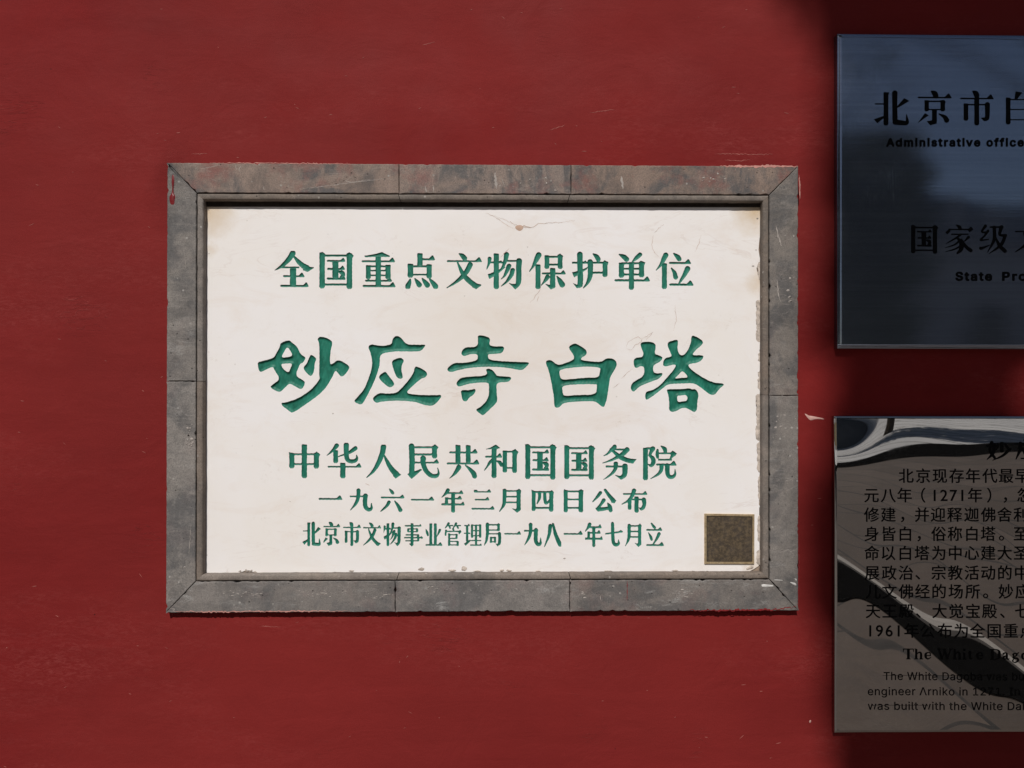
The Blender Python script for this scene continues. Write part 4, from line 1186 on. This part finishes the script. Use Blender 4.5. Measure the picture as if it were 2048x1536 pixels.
set_line([fit('Administrative office', 1772.3, 2047.5, 293.3, 16.8, INTER, 1.2, spacing=1.2)], up, UY, rise_upper)
set_line([fit('State', 1910.6, 1984, 561.6, 17.8, INTER, 1.3, spacing=1.2), fit('Pro', 2003.8, 2052.5, 561.6, 17.8, INTER, 1.3, spacing=1.2)], up, UY, rise_upper)
EM = 31.0
LINES = [
    (CK, 693, "北858 京995 现1130 存1265 年1398 代1535 最1667 早1797"),
    (CK, 850, "元578 八713 年845 （955 年1415 ）1570 ，1695 忽1815"),
    (CK, 1007, "修578 建713 ，862 并985 迎1115 释1250 迦1387 佛1522 舍1655 利1785"),
    (CK, 1162, "身578 皆718 白850 ，995 俗1120 称1252 白1390 塔1522 。1668 至1787"),
    (CK, 1317, "命580 以715 白850 塔985 为1120 中1255 心1390 建1522 大1655 圣1787"),
    (CK, 1477, "展582 政720 治855 、990 宗1120 教1255 活1390 动1522 的1657 中1790"),
    (CL, 232, "儿540 文660 佛782 经905 的1028 场1150 所1275 。1405 妙1520 应1643"),
    (CL, 377, "天540 王662 殿787 、910 大1032 觉1155 宝1277 殿1398 、1528 七1640"),
    (CL, 522, "年825 公945 布1070 为1190 全1310 国1432 重1555 点1677"),
]
for li, (cr, y, s) in enumerate(LINES):
    ch = []
    for tkn in s.split():
        px, py = KL(cr, float(tkn[1:]), y)
        ch.append(han(tkn[0], px, py, EM))
    if li == 1:
        for d, x in (('1', 1088), ('2', 1163), ('7', 1240), ('1', 1312)):
            px, py = KL(CK, x, 850); ch.append(han(d, px, py, 32))
    if li == 8:
        for d, x in (('1', 520), ('9', 588), ('6', 660), ('1', 730)):
            px, py = KL(CL, x, 522); ch.append(han(d, px, py, 32))
    for c_ in ch: set_line([c_], lo, LY, rise_lower, 'character', None)
for t in ('妙t', '应t'):
    V, f = stroke_char('c', t, lo, LY, rise_lower, None, CK, 0.2); mk('character', V, f, M_INK, lo)
# bold serif heading
gl = []
for ch, x0 in (('T', 762), ('h', 845), ('e', 920), ('W', 1012), ('h', 1128), ('i', 1198), ('t', 1238), ('e', 1300), ('D', 1400), ('a', 1490), ('g', 1562), ('o', 1632)):
    bb = GL[ch][0]
    a = KL(CL, x0, 655 + bb[1]); b2 = KL(CL, x0 + (bb[2] - bb[0]) * 1.02, 655 + bb[3])
    X, Y, D = glyph_field(ch, (a[0], a[1], b2[0], b2[1]), None, step=0.4, bold=0.0, wob=0.0)
    vo, fo, *_ = tri_region(X, Y, D, True); gl.append((vo, [tuple(q) for q in fo]))
set_line(gl, lo, LY, rise_lower)


def lat(s, x0, x1, yb, cap):
    a = KL(CL, x0, yb); b2 = KL(CL, x1, yb)
    return fit(s, a[0], b2[0], a[1], cap, INTER, 0.15, spacing=1.05)


set_line([lat('The White Dagoba was bu', 620, 1652, 888, 15.8)], lo, LY, rise_lower)
set_line([lat('engineer Arniko in 1271. In', 503, 1622, 1000, 15.8)], lo, LY, rise_lower)
set_line([lat('was built with the White Dai', 503, 1655, 1108, 15.8)], lo, LY, rise_lower)

# ------------------------------------------------------------------ paint chips on the wall
M_CHIP = mat_flat('pale_plaster_chip', (0.60, 0.36, 0.31), 0.9, 0.2, 0.2)
for pts in ([(1608, 826), (1616, 831), (1630, 833), (1648, 837), (1648, 839), (1632, 838), (1622, 841), (1617, 838)],
            [(1619.5, 1440), (1623, 1441), (1621, 1446), (1618, 1445)], [(1599.5, 378), (1601, 385), (1600, 400), (1599.6, 395)]):
    blob('paint_chip', pts, -0.0004, 0.0003, M_CHIP, wall, 1)
M_SCR = mat_flat('pale_red_scratch', (0.40, 0.13, 0.11), 0.9, 0.2, 0.2)
for pts in ([(1430, 308), (1460, 307), (1500, 309), (1545, 308)], [(1450, 320), (1480, 322), (1500, 319)], [(383, 308), (415, 307)], [(520, 1252), (560, 1254)],
            [(870, 560), (872, 640)][:0] or [(590, 1246), (598, 1243)], [(1100, 260), (1130, 250)], [(845, 90), (870, 84)], [(1180, 225), (1230, 219)]):
    ribbon('scratch', pts, 1.1, -0.0003, M_SCR, wall, 0.5)

VV = []; FF_ = []
for _ in range(150):           # tiny nicks scattered over the paint, one part
    px, py = rng.uniform(0, 1660), rng.uniform(0, 1536)
    if 325 < px < 1605 and 318 < py < 1236: continue
    L_ = rng.uniform(1.5, 7) * (0.6 if rng.random() < .6 else 1); an = rng.normal(0, 0.35); w_ = rng.uniform(0.5, 1.1)
    d = (math.cos(an), math.sin(an)); b = len(VV)
    for (u_, v_) in ((-1, 0), (-.2, -.6), (1, -.1), (.3, .6)):
        q = P3(px + d[0] * u_ * L_ - d[1] * v_ * w_, py + d[1] * u_ * L_ + d[0] * v_ * w_, -0.0004); VV.append(tuple(q))
    FF_.append((b, b + 1, b + 2, b + 3))
mk('paint_nicks', VV, FF_, M_SCR, wall, kind='stuff')

# ------------------------------------------------------------------ ground, far side and trees (light, shade and reflections)
def mat_pave():
    k = NT('brown_grey_paving', 0.7, 0.3)
    br = k.n('ShaderNodeTexBrick'); k.L(k.coord((1, 1, 1), (0, 0, 1.571)), br.inputs['Vector'])
    br.inputs['Scale'].default_value = 1.0; br.inputs['Mortar Size'].default_value = 0.022
    br.inputs['Brick Width'].default_value = 1.4; br.inputs['Row Height'].default_value = 0.8
    br.inputs['Color1'].default_value = (0.120, 0.092, 0.072, 1); br.inputs['Color2'].default_value = (0.175, 0.135, 0.108, 1)
    br.inputs['Mortar'].default_value = (0.05, 0.045, 0.04, 1)
    c = k.mix(k.ramp(k.noise(5, 6, 0.7), [(0.4, 0.0), (0.7, 0.6)]), br.outputs[0], (0.12, 0.097, 0.085))
    k.color(c); k.bump(k.noise(40, 4), 0.004, 0.6)
    return k.m


def mat_pale():
    k = NT('pale_granite_paving', 0.6, 0.4)
    br = k.n('ShaderNodeTexBrick'); k.L(k.coord(), br.inputs['Vector'])
    br.inputs['Scale'].default_value = 1.0; br.inputs['Mortar Size'].default_value = 0.05
    br.inputs['Brick Width'].default_value = 1.1; br.inputs['Row Height'].default_value = 6.0
    br.inputs['Color1'].default_value = (0.70, 0.69, 0.67, 1); br.inputs['Color2'].default_value = (0.84, 0.83, 0.80, 1)
    br.inputs['Mortar'].default_value = (0.10, 0.09, 0.08, 1)
    k.color(br.outputs[0])
    return k.m


M_PAVE = mat_pave(); M_PALE = mat_pale()
M_SHADOW = mat_flat('shadow_band_black', (0.008, 0.008, 0.008), 0.95, 0.0, 0.3, 20, 0.002)  # near-black colour standing in for shadow bands mirrored in the lower plaque
M_NEAR = mat_pave()
V, Fc = [(-60, 0.0, 0), (70, 0.0, 0), (70, -90, 0), (-60, -90, 0)], [(0, 3, 2, 1)]
mk('ground', V, Fc, M_NEAR, kind='structure', origin=(0, 0, 0))


def sheet(name, x0, x1, y0, y1, z, mat):
    return mk(name, [(x0, y0, z), (x1, y0, z), (x1, y1, z), (x0, y1, z)], [(0, 1, 2, 3)], mat, kind='structure')


sheet('pavement', 2.95, 60, -16.6, -0.2, 0.004, M_PAVE)
sheet('far_shadow_band', -60, 60, -20.2, -16.6, 0.004, M_SHADOW)  # far shadow band, laid as a black strip
sheet('pavement', -60, 90, -52, -20.2, 0.004, M_PALE)
V, Fc = box(2.95, 3.025, -17.8, -0.25, 0.0, 0.03)
k_ = mk('kerb', V, Fc, mat_flat('pale_kerb_stone', (0.50, 0.46, 0.41), 0.7, 0.3), kind='structure')
sheet('step_shadow_band', 2.62, 2.95, -17.8, -0.25, 0.008, M_SHADOW)  # shadow beside the raised paving, painted as a black strip

# building far across the courtyard, grey tiled roof
M_FAR = mat_flat('grey_brick', (0.27, 0.27, 0.28), 0.9, 0.2, 0.2, 3)
M_TILE = mat_flat('grey_roof_tile', (0.16, 0.17, 0.19), 0.8, 0.3, 0.2, 3)
M_WIN = mat_flat('dark_window_glass', (0.02, 0.025, 0.03), 0.1, 0.5)
hall = thing('courtyard_hall', (38, -58, 0), 'grey brick hall with stepped tiled roof across the courtyard, seen mirrored in the metal', 'building')
V, Fc = box(19, 90, -64, -55, 0, 12.4); mk('wall', V, Fc, M_FAR, hall)
V = [(18, -54, 12.4), (91, -54, 12.4), (91, -65, 12.4), (18, -65, 12.4), (33.0, -59, 18.3), (41, -59, 14.6), (91, -59, 14.6), (20, -59, 18.3)]
Fc = [(0, 1, 6, 5, 4, 7), (3, 7, 4, 5, 6, 2), (0, 7, 3), (1, 2, 6)]
mk('roof', V, Fc, M_TILE, hall)
for (x, h_) in ((34.0, 16.2), (37.5, 15.7)):
    V, Fc = box(x, x + 1.1, -54.8, -54.2, 12.3, h_); mk('roof_finial', V, Fc, M_TILE, hall)
for i in range(9):
    x = 22 + i * 7
    V, Fc = box(x, x + 2.6, -55.2, -54.95, 3.0, 7.4); mk('window', V, Fc, M_WIN, hall)


def tree(loc, height, crown_fn, nleaf, size, trunk_r, label, top, limb_fn=None):
    t = thing('tree', loc, label, 'tree')
    k = 10; V = []; Fc = []
    lv = 9
    for i in range(lv):
        f = i / (lv - 1); r = trunk_r * (1 - 0.65 * f)
        q = np.array(loc) + (np.array(top) - np.array(loc)) * f + np.array([math.sin(f * 4) * .12, math.cos(f * 3) * .1 - .1, 0]) * f
        for j in range(k):
            a = 2 * math.pi * j / k; V.append((q[0] + r * math.cos(a), q[1] + r * math.sin(a), q[2]))
    for i in range(lv - 1):
        for j in range(k): Fc.append((i * k + j, i * k + (j + 1) % k, (i + 1) * k + (j + 1) % k, (i + 1) * k + j))
    tips = [(limb_fn or crown_fn)() for _ in range(14)]
    for tp in tips:
        s = np.array(loc) + (np.array(top) - np.array(loc)) * rng.uniform(.55, .95); b = len(V)
        for q, r in ((s, trunk_r * .35), ((s + tp) / 2 + rng.normal(0, .1, 3), trunk_r * .22), (tp, trunk_r * .08)):
            for j in range(5):
                a = 2 * math.pi * j / 5; V.append((q[0] + r * math.cos(a), q[1] + r * math.sin(a), q[2]))
        for i in range(2):
            for j in range(5): Fc.append((b + i * 5 + j, b + i * 5 + (j + 1) % 5, b + (i + 1) * 5 + (j + 1) % 5, b + (i + 1) * 5 + j))
    mk('trunk', V, Fc, M_BARK, t, smooth=True)
    C = np.array([crown_fn() for _ in range(nleaf)])
    a = rng.normal(size=(nleaf, 3)); a /= np.linalg.norm(a, axis=1)[:, None]
    b = np.cross(a, rng.normal(size=(nleaf, 3))); b /= np.linalg.norm(b, axis=1)[:, None]
    s = size * rng.uniform(.6, 1.3, (nleaf, 1))
    V = np.stack([C - a * s, C + b * s * .5, C + a * s, C - b * s * .5], 1).reshape(-1, 3)
    Fc = np.arange(nleaf * 4).reshape(-1, 4)
    mk('crown', V, Fc, M_LEAF, t)
    return t


M_BARK = mat_flat('bark', (0.09, 0.07, 0.055), 0.9, 0.2, 0.3, 12, 0.01)
M_LEAF = mat_flat('dark_green_leaf', (0.035, 0.060, 0.022), 0.6, 0.3, 0.4, 5)
S = np.array(SUN)


def shade_crown():
    """leaves of an added tree, placed to shade the right-hand part of the wall"""
    while True:
        px = rng.uniform(1560, 5600); py = rng.uniform(-2600, 2100)
        left = 1668
        if py < 60: left = 1664 - max(0, min(1, (25 - py) / 40)) * 100
        elif py > 690 and py < 850: left = 1712
        elif py > 1440: left = 1712 
        if px < left + rng.normal(0, 18): continue
        if ((px - 2110) / 130) ** 2 + ((py - 785) / 62) ** 2 < 1: continue
        x, z = P(px, py, 0)
        t = rng.uniform(8.3, 10.3)
        return np.array([float(x), 0, float(z)]) + S * t


tree((9.8, -9.2, 0), 9, shade_crown, 60000, 0.075, 0.18, 'added unseen leafy tree, crown shaped to shade the two metal plaques', (6.8, -8.0, 9.2))  # added out of view for the dark area around the plaques


def round_crown(c, r, h):
    def f():
        while True:
            p = rng.uniform(-1, 1, 3)
            if p @ p < 1: break
        p = p * (0.75 + 0.25 * math.sin(p[0] * 9 + p[2] * 7))
        return np.array(c) + p * np.array([r, r, h])
    return f


def column_crown():
    while True:
        x = rng.uniform(12.5, 17.9); z = rng.uniform(2.5, 17.5); y = rng.uniform(-31.5, -28.5)
        edge_ = 17.6 + 0.25 * math.sin(z * 3.1) + 0.02 * (12 - z)
        if x > edge_: continue
        if z > 12.3 and rng.random() > 0.18 * (0.5 + 0.5 * math.sin(x * 4 + z * 2.2)) ** 2: continue
        return np.array([x, y, z])


tree((15.9, -30, 0), 10, column_crown, 9000, 0.2, 0.3, 'dark evergreen tree left of the grey hall, seen mirrored in the upper metal plaque', (15.9, -30, 11))



def left_limb():
    x, z = P(rng.uniform(-4000, -800), rng.uniform(-2200, 600), 0)
    return np.array([float(x), 0, float(z)]) + S * rng.uniform(8.3, 10.3)


def left_shade_crown():  # added crown blocking sky light above and left of the frame
    while True:
        px = rng.uniform(-4600, 1560); py = rng.uniform(-3600, 1700)
        if px > -260 and py > -330 and rng.random() > 0.010 * max(0, 1 - math.hypot((px + 150) / 1150, (py + 150) / 800)): continue  # a few sparse leaves dim the upper left of the wall
        x, z = P(px, py, 0)
        return np.array([float(x), 0, float(z)]) + S * rng.uniform(8.3, 10.3)


tree((-5.2, -8.4, 0), 9, left_shade_crown, 75000, 0.08, 0.2, 'added unseen leafy tree left of the stone frame, crown shaped to cut sky light', (-4.8, -7.2, 8.5), left_limb)
far = [(-27, -19, 3.6), (-20, -20, 4.0), (-13.5, -19, 3.8), (-7.5, -21, 3.7), (-1.6, -19, 3.3)]  # tree row added to keep low sky light out of the shade
words = ['farthest from it', 'second from the far end', 'in the middle of the row', 'next to the nearest', 'nearest to it']
for (tx, ty, r_), w_ in zip(far, words):
    tree((tx, ty, 0), 9, round_crown((tx, ty, 6.0), r_, 5.2), 7000, 0.34, 0.28, 'added broad tree of the unseen row blocking low sky opposite the marble plaque, ' + w_, (tx, ty, 8)).__setitem__('group', 'added trees blocking low sky')
scene.cycles.max_bounces = 8
scene.cycles.use_denoising = True
